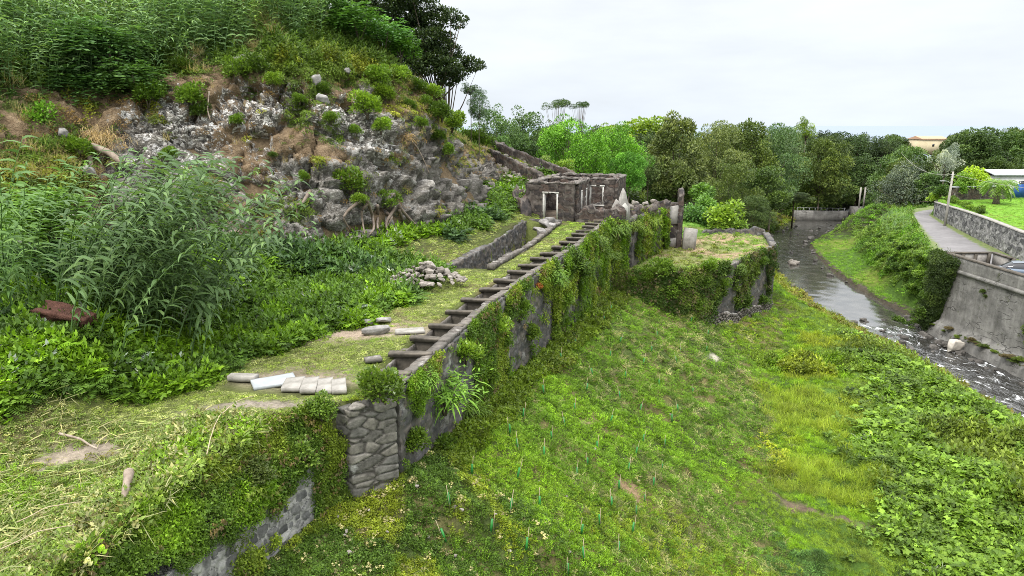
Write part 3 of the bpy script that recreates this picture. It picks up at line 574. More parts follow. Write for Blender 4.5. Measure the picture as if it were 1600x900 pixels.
# sunken channel
ch = empty('sunken_channel', (0, 41, 10.2), label='sunken stone lined channel between terrace and path', cat='channel')
cy = np.linspace(33.3, 49.3, 20)
mb = MB(); masonry(mb, [(xw(t)+channel_u(t)-2.6, t) for t in cy], 9.8, lambda u: 12.0+.3*u, .4, .09, .26, .05, .06); rel(mb, ch).build('side_wall', M['basalt'], ch)
mb = MB(); masonry(mb, [(xw(t)+channel_u(t)-.05, t) for t in cy], 9.8, 12.06, .3, .14, .35, .04); rel(mb, ch).build('side_wall', M['basalt'], ch)
mb = MB()
for i, y in enumerate(np.arange(33.2, 49, 1.15)):
    yy = [y, y+.5, y+1.05]; masonry(mb, [(xw(t)+channel_u(t)-.03, t) for t in yy], 12.02+.03*random.random(), 12.2+random.uniform(-.04, .08), random.uniform(.3, .4), .12, .9, .04, 0, 1, seed=i+50)
rel(mb, ch).build('kerb', M['cap'], ch)
mb = MB(); masonry(mb, [(xw(49.4)+channel_u(49)-2.6, 50.2), (xw(49.4)+channel_u(49)+.1, 49.6)], 9.8, 12.3, .4, .15, .35, .05); rel(mb, ch).build('end_wall', M['basalt'], ch)
for k, (px, py) in enumerate([(852, 352), (862, 358), (842, 362), (858, 350), (846, 368)]):
    x, y = PY(px, py, 12); rock('fallen_block', 'boulder', (x, y, 12.15), .8, 'dark fallen block lying where the channel meets the ruin', 'stone block', 'fallen blocks by the ruin door')

# ------------------------------------------------------------------ roofless ruin
U2 = np.array([.29, .957]); V2 = np.array([.957, -.29]); A0 = np.array([1.35, 52.0])
def bp(v, u): return tuple(A0+V2*v+U2*u)
ru = empty('roofless_ruin', bp(3, 4)+(12,), label='roofless dark stone building with a doorway and window openings', cat='ruin')
mb = MB(); ZT = 14.8; kw = dict(res=.12, stone=.34, amp=.055, ragged=.2)
def seg(v0, u0, v1, u1, z0=11.7, z1=ZT, th=.5, **k): masonry(mb, [bp(v0, u0), bp((v0+v1)/2, (u0+u1)/2), bp(v1, u1)], z0, z1, th, **{**kw, **k})
seg(-.25, 0, 1.1, 0); seg(2.25, 0, 3.45, 0); seg(1.08, 0, 2.27, 0, 14.05)          # front wall with the doorway
seg(3.45, .25, 3.45, 1.3); seg(3.45, 1.28, 3.45, 1.75, 14.1); seg(3.45, 1.28, 3.45, 1.75, 11.7, 12.6); seg(3.45, 1.73, 3.45, 3.2); seg(3.45, 3.18, 3.45, 3.65, 14.1); seg(3.45, 3.18, 3.45, 3.65, 11.7, 12.6); seg(3.45, 3.63, 3.45, 4.75)
seg(3.2, 5.0, 3.65, 5.0); seg(4.85, 5.0, 5.7, 5.0); seg(3.63, 5.0, 4.87, 5.0, 14.25); seg(3.63, 5.0, 4.87, 5.0, 11.2, 12.75)   # wall with the square window
seg(5.7, 4.8, 5.7, 9.6, 11); seg(-.0, .25, .0, 9.6); seg(.2, 9.7, 5.9, 9.7, ragged=.05)
seg(.2, 5.0, 1.3, 5.0); seg(2.2, 5.0, 3.2, 5.0); seg(1.3, 5, 2.2, 5, 14.1)
rel(mb, ru).build('wall', M['ruin'], ru)
mb = MB()
for v0, u0, v1, u1 in ((-.3, 0, 3.5, 0), (3.45, 0, 3.45, 5), (3.4, 5, 5.8, 5), (5.7, 5, 5.7, 9.8), (0, .2, 0, 9.7), (0, 9.7, 5.9, 9.7), (.2, 5, 3.4, 5)):
    masonry(mb, [bp(v0, u0), bp((v0+v1)/2, (u0+u1)/2), bp(v1, u1)], ZT-.06, ZT+.06, .54, .12, .5, .05, .12)
rel(mb, ru).build('coping', M['cap'], ru)
def frame(v0, u0, v1, u1, z0, z1, sill=True, t=.1, nm='window_frame', d=.53):
    m = MB(); a = math.atan2(*(np.array(bp(v1, u1))-np.array(bp(v0, u0)))[::-1]); 
    for (v, u) in ((v0, u0), (v1, u1)): box(m, bp(v, u)+((z0+z1)/2,), (t, d, z1-z0), a)
    L = np.hypot(v1-v0, u1-u0); c = bp((v0+v1)/2, (u0+u1)/2); box(m, c+(z1+.07,), (L+.22, d, .14), a)
    if sill: box(m, c+(z0-.05,), (L+.26, d+.04, .12), a)
    rel(m, ru).build(nm, M['plaster'], ru)
frame(1.14, 0, 2.2, 0, 11.95, 14.03, False, .13, 'door_frame'); frame(3.45, 1.33, 3.45, 1.7, 12.6, 14.05, True, .09); frame(3.45, 3.23, 3.45, 3.6, 12.6, 14.05, True, .09); frame(3.7, 5, 4.8, 5, 12.75, 14.2, True, .12)
mb = MB(); box(mb, bp(2.85, 4.85)+(12.0,), (5.4, 9.4, .4), -.294); rel(mb, ru).build('floor', M['bark'], ru)
# low broken walls in front of and beside the ruin
mb = MB(); masonry(mb, [(4.75, 50.75), (6.2, 51.0), (8.6, 52.0)], 11.5, 12.85, .5, .14, .36, .06, .45)
mb.build('broken_wall', M['ruin'], label='low broken stone wall in front of the ruin window', cat='wall')
mb = MB(); masonry(mb, [(1.1, 50.6), (.4, 54), (.9, 58.5)], 11.7, lambda u: 13.1+.9*u, .7, .15, .4, .1, .7)
mb.build('crumbling_wall', M['ruin'], label='crumbling rubble wall left of the ruin doorway', cat='wall')
for k, (a, zz, lb) in enumerate(([[(5.6, 61.2), (1.4, 64.9), (-2.6, 68.6)], (14.95, 17.9), 'sloping aqueduct wall climbing the hill, upper of the two'], [[(2.6, 60.6), (0, 63.6), (-2.9, 66.4)], (14.9, 17.2), 'sloping aqueduct wall climbing the hill, lower of the two'])):
    mb = MB(); masonry(mb, a, lambda u: 13.2+2.2*u, lambda u, zz=zz: zz[0]+(zz[1]-zz[0])*u**1.05, .55, .16, .4, .06, .15); mb.build('aqueduct_wall', M['ruin'], label=lb, cat='wall')
# remnant with white plaster
def slabpoly(mb, pts2, origin, ax, th):
    """outline (a,z) extruded: ax = plan direction"""
    n = len(pts2); ax = np.array(ax)/np.hypot(*ax); nn = np.array([-ax[1], ax[0]])*th/2
    f = np.array([[origin[0]+a*ax[0]-nn[0], origin[1]+a*ax[1]-nn[1], z] for a, z in pts2]); b = np.array([[origin[0]+a*ax[0]+nn[0], origin[1]+a*ax[1]+nn[1], z] for a, z in pts2])
    c = f.mean(0); cb = b.mean(0); mb.add(np.vstack([f, b, [c], [cb]]), [(i, i+n, (i+1) % n+n, (i+1) % n) for i in range(n)], [(i, (i+1) % n, 2*n) for i in range(n)]+[((i+1) % n+n, i+n, 2*n+1) for i in range(n)])
gr = empty('plastered_gable', (8.1, 52.9, 12), label='jagged wall remnant with a patch of bright white plaster', cat='wall')
mb = MB(); slabpoly(mb, [(0, 11.6), (1.35, 11.6), (1.35, 12.9), (1.15, 13.4), (1.0, 14.0), (.8, 14.35), (.62, 13.9), (.5, 13.3), (.3, 13.5), (.15, 13.2), (0, 12.9)], (7.7, 52.5), (1, .05), .3); rel(mb, gr).build('stonework', M['greyplaster'], gr)
mb = MB(); slabpoly(mb, [(.1, 12.1), (1.2, 12.15), (1.22, 12.9), (.95, 13.25), (.7, 12.95), (.5, 13.15), (.25, 12.85), (.12, 12.9)], (7.7, 52.32), (1, .05), .04); rel(mb, gr).build('plaster_patch', M['plaster'], gr)
mb = MB(); masonry(mb, [(9.3, 60.4), (12.0, 61.2), (15.0, 63.9)], 10, 11.95, .45, .15, .4, .05, .1)
mb.build('enclosure_wall', M['cap'], label='low pale topped wall running from the ruin to the tall end wall', cat='wall')
ew = empty('end_wall', (15, 62.6, 8), label='tall narrow end wall with patches of grey plaster above the platform', cat='wall')
mb = MB(); masonry(mb, [(13.95, 62.6), (14.7, 62.75), (15.45, 62.9)], 7.5, 12.0, .5, .13, .36, .06, .15); masonry(mb, [(15.45, 62.4), (15.6, 63.2), (15.8, 64.4)], 7.5, 13.1, .45, .13, .36, .05, .35); rel(mb, ew).build('stonework', M['ruin'], ew)
mb = MB(); slabpoly(mb, [(0, 10.1), (1.25, 10.2), (1.3, 11.9), (.2, 11.8)], (14.1, 62.28), (1, .2), .06); slabpoly(mb, [(.4, 8.0), (1.1, 8.0), (1.1, 8.9), (.4, 8.8)], (14.1, 62.28), (1, .2), .06); rel(mb, ew).build('plaster_patch', M['greyplaster'], ew)
mb = MB(); slabpoly(mb, [(0, 7.8), (1.2, 7.8), (1.35, 9.8), (.25, 9.95)], (15.5, 61.6), (1, .1), .5); mb.build('leaning_block', M['slab'], label='pale squared block leaning against the foot of the tall end wall', cat='stone block')
for k, (px, py, z) in enumerate([(985, 322, 11.9), (992, 318, 11.9), (1000, 322, 11.9), (1008, 318, 12), (975, 328, 11.8), (1021, 316, 12)]):
    x, y = PY(px, py, z); rock('broken_masonry', 'rubble', (x, y, z), .75, 'chunk of broken masonry on top of the mill wall', 'stone block', 'broken masonry behind the mill wall')

for k, (a, z1_, lb) in enumerate([([(8.9, 53.9), (10.0, 55.4), (10.6, 57.0)], 12.5, 'ragged stump of wall just behind the mill wall top, nearest of three'), ([(9.6, 57.8), (11.2, 57.5), (12.3, 58.6)], 12.3, 'ragged cross wall behind the mill wall, middle of three'), ([(12.4, 60.8), (13.6, 61.6), (14.2, 62.2)], 12.35, 'ragged cross wall behind the mill wall, farthest of three')]):
    mb = MB(); masonry(mb, a, 10.5, z1_, .5, .13, .34, .06, .55, seed=k+20); mb.build('broken_wall', M['ruin'], label=lb, cat='wall')
# ------------------------------------------------------------------ walled platform
bs = empty('walled_platform', (16, 60, 2), label='low stone walled platform jutting out over the meadow', cat='platform')
FR = np.array([(7.6, 50.5), (11, 50.7), (14.2, 51.6), (17.2, 54.1), (20.5, 58.1), (24.2, 62.6)]); BK = np.array([(7.2, 50.4), (9.6, 54.0), (12, 58.4), (14.4, 62.8), (17.5, 68.5), (26, 69.8)])
mb = MB(); masonry(mb, list(map(tuple, FR))+[(24.35, 62.8)], lambda u: 5.2-4.6*ss(.15, .6, u), lambda u: 7.95+.08*u, .6, .12, .42, .045, .06, flat=1.9, seed=3)
masonry(mb, [(24.2, 62.5), (25.2, 66), (26.2, 70)], .8, 8.3, .6, .16, .42, .045, .06, flat=1.9); masonry(mb, [(26.2, 70), (21, 70.2), (17.8, 69)], 4, lambda u: 8.6-.2*u, .6, .18, .4, .07, .3); rel(mb, bs).build('wall', M['basalt'], bs)
def plat_xy(s, t):
    k = np.linspace(0, 1, len(FR)); f = np.stack([np.interp(s, k, FR[:, i]) for i in (0, 1)], -1); b = np.stack([np.interp(s, k, BK[:, i]) for i in (0, 1)], -1); return f+(b-f)*t[..., None]
def plat_z(x, y): p = np.column_stack([x, y]); return 7.96+.16*fbm(p, .8, 4, 77)+.45*ss(2.5, .5, np.hypot((x-17.5)/1.4, y-64.5))+.3*ss(3.5, 1, np.hypot(x-21.5, (y-68)))
s_, t_ = np.meshgrid(np.linspace(0, 1, 90), np.linspace(0, 1, 50), indexing='ij'); XY = plat_xy(s_, t_); z_ = plat_z(XY[..., 0].ravel(), XY[..., 1].ravel()).reshape(s_.shape)
n_ = fbm(XY.reshape(-1, 2), .7, 4, 55)[:, None]; gcp = np.where(n_ > .05, np.array([[.27, .2, .13]]), np.array([[.19, .2, .08]])); gcp = gcp*(1+.3*n_)
mb = MB(); grid(mb, np.concatenate([XY, z_[..., None]], -1), gcol=gcp.reshape(s_.shape+(3,)))
rel(mb, bs); mb.build('ground_fill', M['ground'], bs, smooth=True)
# courses of squared blocks at its foot
mb = MB(); m_ = 0
for r in range(4):
    for i in range(36):
        s = (14.6+i*.36+(r % 2)*.18); 
        a = np.interp(s, [14.2, 17.2, 20.5, 24.2], [51.6, 54.1, 58.1, 62.6]); dx, dy = (.62, .78); n = np.array([dy, -dx])
        c = np.array([s, a])+n*.55; zb = H(c[:1], c[1:])[0]+r*.22-.05
        if s > 24.0: continue
        box(mb, (c[0], c[1], zb+.1), (.415, .14, .185), math.atan2(dy, dx), cid=random.random(), edge=.5)
rel(mb, bs).build('block_course', M['cap'], bs)
q_ = [(a+.78*.46, float(np.interp(a, [14.2, 17.2, 20.5, 24.2], [51.6, 54.1, 58.1, 62.6]))-.62*.46) for a in np.arange(14.6, 24.1, .4)]; zq = H(np.array([a for a, b in q_]), np.array([b for a, b in q_])); uq = np.linspace(0, 1, len(q_))
mb = MB(); masonry(mb, q_, lambda u: np.interp(u, uq, zq)-.5, lambda u: np.interp(u, uq, zq)+.78, .08, .2, .9, .004); rel(mb, bs).build('mortar_backing', M['slab'], bs)

# ------------------------------------------------------------------ river wall, parapets, road
rw = empty('river_wall', (40.3, 45, 0), label='high grey concrete river wall with cracked face and parapet', cat='wall')
def swept(mb, path, prof, res=.5):
    p = np.array(path, float); t = np.gradient(p, axis=0); t /= np.linalg.norm(t, axis=1)[:, None]; n = np.column_stack([t[:, 1], -t[:, 0]])
    P = np.stack([np.column_stack([p[:, 0]+n[:, 0]*a, p[:, 1]+n[:, 1]*a, np.full(len(p), z)]) for a, z in prof], 1); grid(mb, P); k = len(prof)
    for e, sgn in ((P[0], 1), (P[-1], -1)): mb.add(np.vstack([e, e.mean(0)]), None, [((i, (i+1) % k, k) if sgn > 0 else ((i+1) % k, i, k)) for i in range(k)])
rp = [(40.0, y) for y in np.arange(61.7, 19, -.4)]
def fine(prof, d=.35):
    o = []
    for a, b in zip(prof[:-1], prof[1:]):
        n = max(1, int(np.hypot(b[0]-a[0], b[1]-a[1])/d)); o += [(a[0]+(b[0]-a[0])*i/n, a[1]+(b[1]-a[1])*i/n) for i in range(n)]
    return o+[prof[-1]]
def disp(mb, amp, s, k=0, vs=1):
    for i in range(len(mb.v)):
        v = mb.v[i]; f = worley(v*np.array([1, 1, 1.6])+.3*fbm(v, 1, 3)[:, None], .7, 9); mb.v[i] = v+np.array([[-1, 0, 0]])*(amp*(fbm(v, s, 4, k)+.8*(ss(0, .12, f[1]-f[0])-1)*(fbm(v, .3, 2, 5) > .05)))[:, None]
mb = MB(); swept(mb, rp, fine([(-.9, -.8), (-.9, 6.3), (0, 6.42), (.14, 6.3), (.14, 6.12), (.0, 6.05), (.12, 1.5), (.75, .95), (1.15, -.8)][::-1])); disp(mb, .05, 1); rel(mb, rw).build('face', M['concrete'], rw)
mb = MB(); swept(mb, [(a+.2, b) for a, b in rp], fine([(-.17, 6.43), (-.17, 7.5), (.17, 7.5), (.17, 6.43)])); rel(mb, rw).build('parapet', M['concrete'], rw)
mb = MB(); swept(mb, [(a+.2, b) for a, b in rp], fine([(-.23, 7.503), (-.23, 7.62), (.23, 7.62), (.23, 7.503)])); disp(mb, .02, 3); rel(mb, rw).build('cap', M['darkcap'], rw)
rt = empty('return_parapet', (42, 62, 6.4), label='short parapet closing the corner between river wall and road', cat='wall')
mb = MB(); 
for i in range(3): box(mb, (40.9+i*1.15, 61.9+.02*i, 6.95), (1.08, .22, 1.1), .02)
box(mb, (44.2, 60.6, 6.95), (.22, 2.3, 1.1), -.1); rel(mb, rt).build('panel', M['greyplaster'], rt)
for x, y in ((40.25, 61.9), (41.5, 61.9), (42.65, 61.9), (43.9, 61.9), (44.3, 59.3)): m = MB(); box(m, (x, y, 6.98), (.28, .34, 1.2)); rel(m, rt).build('post', M['darkcap'], rt)
mb = MB(); box(mb, (42.1, 61.9, 7.6), (4.1, .4, .12), .02); box(mb, (44.22, 60.6, 7.61), (.4, 2.8, .12), -.1); rel(mb, rt).build('cap', M['darkcap'], rt)
ys = np.concatenate([np.arange(20, 100, 1.), np.arange(100, 114.6, .4)]); u_ = np.linspace(0, 1, 9); Y, Uu = np.meshgrid(ys, u_, indexing='ij'); XR = np.where(Y > 61.8, xrl(Y)+.0, 40.9); P = np.stack([XR+(xrr(Y)+.1-XR)*Uu, Y, 6.43+.03*np.sin(Uu*pi)], -1)
m, t, b, o = newmat('road_surface'); p = pos(t); c = ramp(t, noise(t, .5, 7, .7, p), [(.3, (.12, .115, .115)), (.7, (.2, .19, .19))]); 
mask = mth(t, 'ADD', attr(t, 'side'), mth(t, 'MULTIPLY', mth(t, 'SUBTRACT', noise(t, 1.2, 6, .7, p), .5), .5)); c = mixc(t, ramp(t, mask, [(.58, (0, 0, 0)), (.72, (1, 1, 1))]), c, ramp(t, noise(t, 3, 5, .6, p), [(.35, (.07, .12, .025)), (.65, (.16, .17, .07))])); t.links.new(c, b.inputs['Base Color']); M['road'] = m
mb = MB(); grid(mb, P[:, ::-1], side=np.abs(Uu*2-1)[:, ::-1]); mb.build('road', M['road'], kind='structure')
wr = empty('roadside_wall', (55, 80, 6.4), label='long curved stone wall between the road and the lawn', cat='wall')
yy = np.concatenate([np.arange(20, 98, 1.5), np.arange(98, 104.4, .4)]); pth = [(xrr(a)+.3, a) for a in yy]
mb = MB(); masonry(mb, pth, 6.1, lambda u: 8.95-.9*ss(.55, .95, u), .45, .14, .42, .07); rel(mb, wr).build('stonework', M['roadstone'], wr)
L_ = np.concatenate([[0], np.cumsum(np.hypot(*np.diff(np.array(pth), axis=0).T))]); L_ /= L_[-1]
pa = np.array(pth); t_ = np.gradient(pa, axis=0); t_ /= np.linalg.norm(t_, axis=1)[:, None]; nn = np.column_stack([t_[:, 1], -t_[:, 0]]); zt = 8.95-.9*ss(.55, .95, L_)
P = np.stack([np.column_stack([pa+nn*a, zt+dz]) for a, dz in ((-.3, .03), (-.3, .14), (.3, .14), (.3, .03), (-.3, .03))], 1); mb = MB(); grid(mb, P); rel(mb, wr).build('cap', M['slab'], wr)
# ------------------------------------------------------------------ garden behind the wall
mb = MB(); masonry(mb, [(61.8, 96.5), (66, 97.3), (71.0, 98.4)], 8.4, 10.5, .4, .2, .4, .05); g = mb.build('garden_wall', M['ruin'], label='dark garden wall with a pale top at the back of the lawn', cat='wall'); 
mb = MB(); swept(mb, [(61.6, 96.45), (66, 97.3), (71.1, 98.4)], [(-.3, 10.53), (-.3, 10.64), (.3, 10.64), (.3, 10.53)]); c_ = mb.build('cap', M['slabwhite'], g)
fe = empty('garden_fence', (75, 99, 8.8), label='blue sheeted fence with grey posts beyond the palm', cat='fence')
for k in range(6):
    x = 71.6+k*2.2; y = 98.3+k*.25; m = MB(); box(m, (x, y, 9.9), (.16, .16, 2.3)); rel(m, fe).build('post', M['metalgrey'], fe)
    if k < 5: m = MB(); box(m, (x+1.1, y+.12, 9.85), (2.03, .05, 1.9), .11); rel(m, fe).build('panel', M['blue'] if k != 2 else M['greyplaster'], fe)
sh = empty('white_shed', (78, 106, 8), label='low white shed behind the palm and fence', cat='shed'); mb = MB(); box(mb, (77.5, 107, 9.4), (8.5, 5, 4.4)); rel(mb, sh).build('wall', M['shedwhite'], sh)
mb = MB(); swept(mb, [(72.8, 107), (82.2, 107)], [(-2.9, 11.62), (-2.9, 11.72), (0, 12.4), (2.9, 11.72), (2.9, 11.62), (0, 12.3), (-2.9, 11.62)]); rel(mb, sh).build('roof', M['slabwhite'], sh)
for x in (74.6, 77.5, 80.4): m = MB(); box(m, (x, 104.47, 10.3), (1.1, .06, 1.0)); rel(m, sh).build('window', M['glassdark'], sh)
# utility pole, lamp, wires
px_, py_ = PY(1478, 353, 6.42); pb = Vp = np.array([px_-.15, py_, 6.42])
po = empty('utility_pole', tuple(pb), label='pale wooden utility pole beside the roadside wall', cat='utility pole')
mb = MB(); tube(mb, [(0, 0, -.3), (.02, 0, 3.4), (.06, 0, 6.9)], [.17, .15, .11], 10); mb.build('pole', M['polewood'], po)
mb = MB(); tube(mb, [(.05, 0, 5.3), (-.5, -.1, 5.7), (-1.0, -.2, 5.75)], [.035, .035, .035], 6); box(mb, (-1.25, -.22, 5.74), (.6, .2, .1)); mb.build('lamp_arm', M['metalgrey'], po)
mb = MB(); 
for z in (6.2, 6.5): box(mb, (.06, -.02, z), (.5, .08, .08))
mb.build('bracket', M['metalgrey'], po)
def wire(a, b, sag, r=.022, label='', group='overhead wires'):
    a, b = np.array(a), np.array(b); t = np.linspace(0, 1, 18)[:, None]; p = a+(b-a)*t; p[:, 2] -= sag*4*(t*(1-t))[:, 0]; m = MB(); tube(m, p, r, 5); m.build('overhead_wire', M['polewood'], label=label, cat='wire', group=group)
top = pb+np.array([.07, 0, 6.55])
wire(top, (84, 80, 12.4), 1.7, .02, 'thick pale cable sagging from the pole towards the right over the lawn'); wire(top, (66, 118, 14.5), 1.2, .02, 'thick cable rising from the pole towards the grey leaved tree')
# weir with posts
we = empty('stream_weir', (64, 139, 0), label='low concrete weir with a block and two pale posts across the far stream', cat='weir')
mb = MB(); box(mb, (63.2, 139.6, .7), (10.5, .6, 2.6), -.1); disp(mb, .02, 1); rel(mb, we).build('sill_wall', M['concrete'], we)
mb = MB(); box(mb, (69.8, 137.2, 1.2), (2.6, 3.2, 3.6), -.1); rel(mb, we).build('block', M['concrete'], we)
for x in (69.3, 70.2): m = MB(); tube(m, [(x, 136.5, 2.8), (x, 136.5, 7.0)], .17, 8); rel(m, we).build('post', M['polewood'], we)
mb = MB(); 
for i in range(9): box(mb, (58.6+i*1.15, 140-i*.11, 2.25), (.08, .08, .6))
box(mb, (63.2, 139.55, 2.56), (9.6, .07, .07), -.1); rel(mb, we).build('railing', M['metalgrey'], we)
# far yellow houses
for k, (x, y, w_, d_, z0, z1, lab) in enumerate([(238, 400, 15, 12, 3, 11.2, 'long yellow house with an orange roof far beyond the trees, leftmost'), (252, 404, 16, 12, 2, 9.6, 'pale yellow house without a roof ridge far beyond the trees, middle'), (268, 410, 12, 10, 2, 10.5, 'small cream house far beyond the trees, rightmost')]):
    r = empty('yellow_house', (x, y, z0), label=lab, cat='house'); m = MB(); box(m, (0, 0, (z1-z0)/2), (w_, d_, z1-z0), .1); m.build('wall', M['yellow'], r)
    m = MB(); swept(m, [(-w_/2-.4, -.9), (w_/2+.4, .6)], [(-d_/2-.5, z1-z0+.05), (-d_/2-.5, z1-z0+.3), (0, z1-z0+(1.9 if k != 1 else .6)), (d_/2+.5, z1-z0+.3), (d_/2+.5, z1-z0+.05)]); m.build('roof', M['tile'], r)
    for j in range(3):
        m = MB(); box(m, ((j-1)*w_*.3, -d_/2-.02+.1*(j-1)*w_*.03, (z1-z0)*.62), (1.2, .3, 1.5), .1); m.build('window', M['glassdark'], r)

# ------------------------------------------------------------------ parked car
def make_car():
    m, t, b, o = newmat('car_paint'); b.inputs['Base Color'].default_value = (.10, .13, .17, 1); b.inputs['Metallic'].default_value = .6; b.inputs['Roughness'].default_value = .25; b.inputs['Coat Weight'].default_value = .8
    M['rubber'] = m_simple('tyre_rubber', (.02, .02, .02), (.03, .03, .03), 3); M['lampglass'] = m_simple('lamp_glass', (.6, .6, .6), (.7, .7, .7), 3, .2, 0, spec=.8); M['tail'] = m_simple('tail_glass', (.4, .02, .02), (.5, .03, .03), 3, .2, 0)
    car = empty('parked_car', (42.3, 55.9, 6.46), radians(155), label='dark blue grey hatchback parked behind the river wall parapet', cat='car')
    sec = [(-2.05, .35, .72, .62), (-1.98, .3, .85, .75), (-1.6, .25, .98, .82), (-.9, .22, .98, .86), (0, .2, 1.0, .87), (.9, .22, .98, .87), (1.3, .24, .92, .86), (1.8, .28, .78, .8), (2.05, .38, .65, .66)]
    P = np.array([[(x, -w, z0), (x, -w*1.02, (z0+z1)/2), (x, -w*.94, z1), (x, -w*.5, z1+.04), (x, w*.5, z1+.04), (x, w*.94, z1), (x, w*1.02, (z0+z1)/2), (x, w, z0)] for x, z0, z1, w in sec])
    mb = MB(); grid(mb, P); n = 8
    for e in (0, len(sec)-1): mb.add(np.vstack([P[e], P[e].mean(0)]), None, [((i, (i+1) % n, n) if e else ((i+1) % n, i, n)) for i in range(n)])
    o = mb.build('body', m, car, smooth=True); s = o.modifiers.new('s', 'SUBSURF'); s.levels = s.render_levels = 2
    cs = [(-1.9, .95, .70), (-1.45, 1.4, .6), (-.9, 1.46, .6), (0, 1.48, .6), (.5, 1.4, .58), (1.15, .96, .68)]
    P = np.array([[(x, -w*(1.15 if z > 1.1 else 1), .93), (x, -w, z), (x, 0, z+.025), (x, w, z), (x, w*(1.15 if z > 1.1 else 1), .93)] for x, z, w in cs]); mb = MB(); grid(mb, P[1:5]); mb.build('cabin', M['glassdark'], car)
    mb = MB(); mb.add(np.vstack([P[0], P[1]]), [(0, 5, 6, 1), (1, 6, 7, 2), (2, 7, 8, 3), (3, 8, 9, 4)]); mb.build('rear_window', M['glassdark'], car)
    mb = MB(); mb.add(np.vstack([P[4], P[5]]), [(0, 5, 6, 1), (1, 6, 7, 2), (2, 7, 8, 3), (3, 8, 9, 4)]); mb.build('windscreen', M['glassdark'], car)
    mb = MB(); R_ = np.array([[(x, a*w, z+.03-(.02 if abs(a) > .9 else 0)) for a in (-1.02, -.5, .5, 1.02)] for x, z, w in cs[1:5]]); grid(mb, R_); mb.build('roof', m, car, smooth=True)
    for x in (-.35, ):
        for s_ in (-1, 1): m2_ = MB(); box(m2_, (x, s_*.665, 1.2), (.09, .06, .52)); m2_.build('door_pillar', m, car)
    for x in (-1.3, 1.28):
        for s_ in (-1, 1):
            w_ = MB(); tube(w_, [(x, s_*.72, .32), (x, s_*.9, .32)], .32, 18); wo_ = w_.build('wheel', M['rubber'], car); w2_ = MB(); tube(w2_, [(x, s_*.89, .32), (x, s_*.915, .32)], .2, 12); w2_.build('rim', M['metalgrey'], wo_)
    for s_ in (-1, 1):
        h = MB(); box(h, (1.93, s_*.58, .68), (.16, .34, .14)); h.build('headlight', M['lampglass'], car); h = MB(); box(h, (-2.0, s_*.6, .8), (.12, .22, .2)); h.build('tail_light', M['tail'], car)
        h = MB(); box(h, (.75, s_*.95, 1.0), (.12, .2, .13)); h.build('mirror', m, car)
make_car()

# ------------------------------------------------------------------ slabs, stones, rubble
def slab(px, py, z, sx_, sy_, rz, mat, label, th=.1, rx=0, cat='stone slab', group=None):
    x, y = PY(px, py, z); 
    def fn(u, v, w): return np.column_stack([(u-.5)*sx_, (v-.5)*sy_*(1+.15*(u-.5)), (w-.5)*th])
    P, s, q, _ = lattice(14, 10, 2, fn); P = P+s*(.01*fbm(P+px, 2.5, 3))[:, None]; mb = MB(); mb.add(P, q); o = mb.build('stone_slab', M[mat], label=label, cat=cat, group=group); o.location = (x, y, H(np.array([x]), np.array([y]))[0]+th/2+.05); o.rotation_euler = (rx, 0, rz); return o
slab(428, 592, 12.2, 1.15, .6, .5, 'slabwhite', 'pale bluish slab lying loose at the near end of the terrace', .09, .08)
for k, (px, py, w_, l_) in enumerate([(458, 601, .5, .85), (484, 603, .42, .95), (508, 605, .4, .95), (530, 607, .38, .9)]): slab(px, py, 12.1, w_, l_, .12+.05*k, 'slab', 'narrow pale paving stone in the row beside the pier', .12, 0, 'paving stone', 'paving stones beside the pier')
slab(380, 594, 12.1, .8, .26, -.1, 'slab', 'pale kerb stone next to the loose bluish slab', .16)
slab(583, 566, 12, .5, .3, .4, 'cap', 'small stone step beside the first trough', .12); slab(640, 520, 12, 1.0, .5, .2, 'slab', 'flat pale stone sunk in the grass beside the troughs', .08)
x, y = PY(586, 512, 12.2); rock('flat_boulder', 'boulder', (x, y, 12.06), 1.0, 'smooth grey boulder on the bare earth of the terrace', 'boulder', rot=(0, 0, .3)).scale = (1.1, .6, .45)
for px, py, s in ((555, 497, .6), (576, 503, .35), (600, 500, .5)): x, y = PY(px, py, 12.1); rock('small_stone', 'boulder', (x, y, 12.1), s, 'smaller stone behind the smooth grey boulder', 'stone', 'stones behind the boulder')
for k in range(150):   # heap in the greenery
    a, r = random.uniform(0, 6.3), random.random()**.6; bx, by = PY(665, 450, 12); x, y = bx+a*0+cos(a)*r*1.75, by+sin(a)*r*1.1; z = 12.1+.85*(1-r)*random.uniform(.5, 1)+.25
    rock('rubble_stone', 'rubble', (x, y, z), random.uniform(.16, .42), 'angular stone of the rubble heap in the greenery below the cliff', 'stone', 'rubble heap on the terrace')
T_ = R.rand(110)   # scree at the foot of the aqueduct
for pt in hit(765+65*T_+R.normal(size=110)*8, 262+12*T_+R.normal(size=110)*9):
    if pt[1] < 75: rock('scree_stone', 'rubble', tuple(pt+np.array([0, 0, .1])), random.uniform(.35, .8), 'loose stone of the scree below the aqueduct walls', 'stone', 'scree below the aqueduct')
for px, py, s in ((135, 262, .8), (380, 88, 1.0), (368, 95, .6), (497, 130, .9), (505, 150, .8), (545, 118, .6), (100, 205, .9), (118, 222, .6)):
    p_, n_ = cliff_at(px, py); rock('cliff_boulder', 'boulder', tuple(p_+n_*.1), s, 'weathered boulder sticking out of the vegetated part of the cliff', 'boulder', 'boulders on the upper cliff')
mb = MB(); pr_ = stone_mesh('pale_boulder', M['palerock'], 13, 12, (1, .8, .62), .6); x, y = PY(1491, 540, .5); o = bpy.data.objects.new('pale_boulder', pr_); col.objects.link(o); o.location = (x, y, .45); o.scale = (1.5, 1.2, 2.1); o.rotation_euler = (.15, .2, .3); tag(o, 'large pale boulder standing in the stream below the river wall', 'boulder')
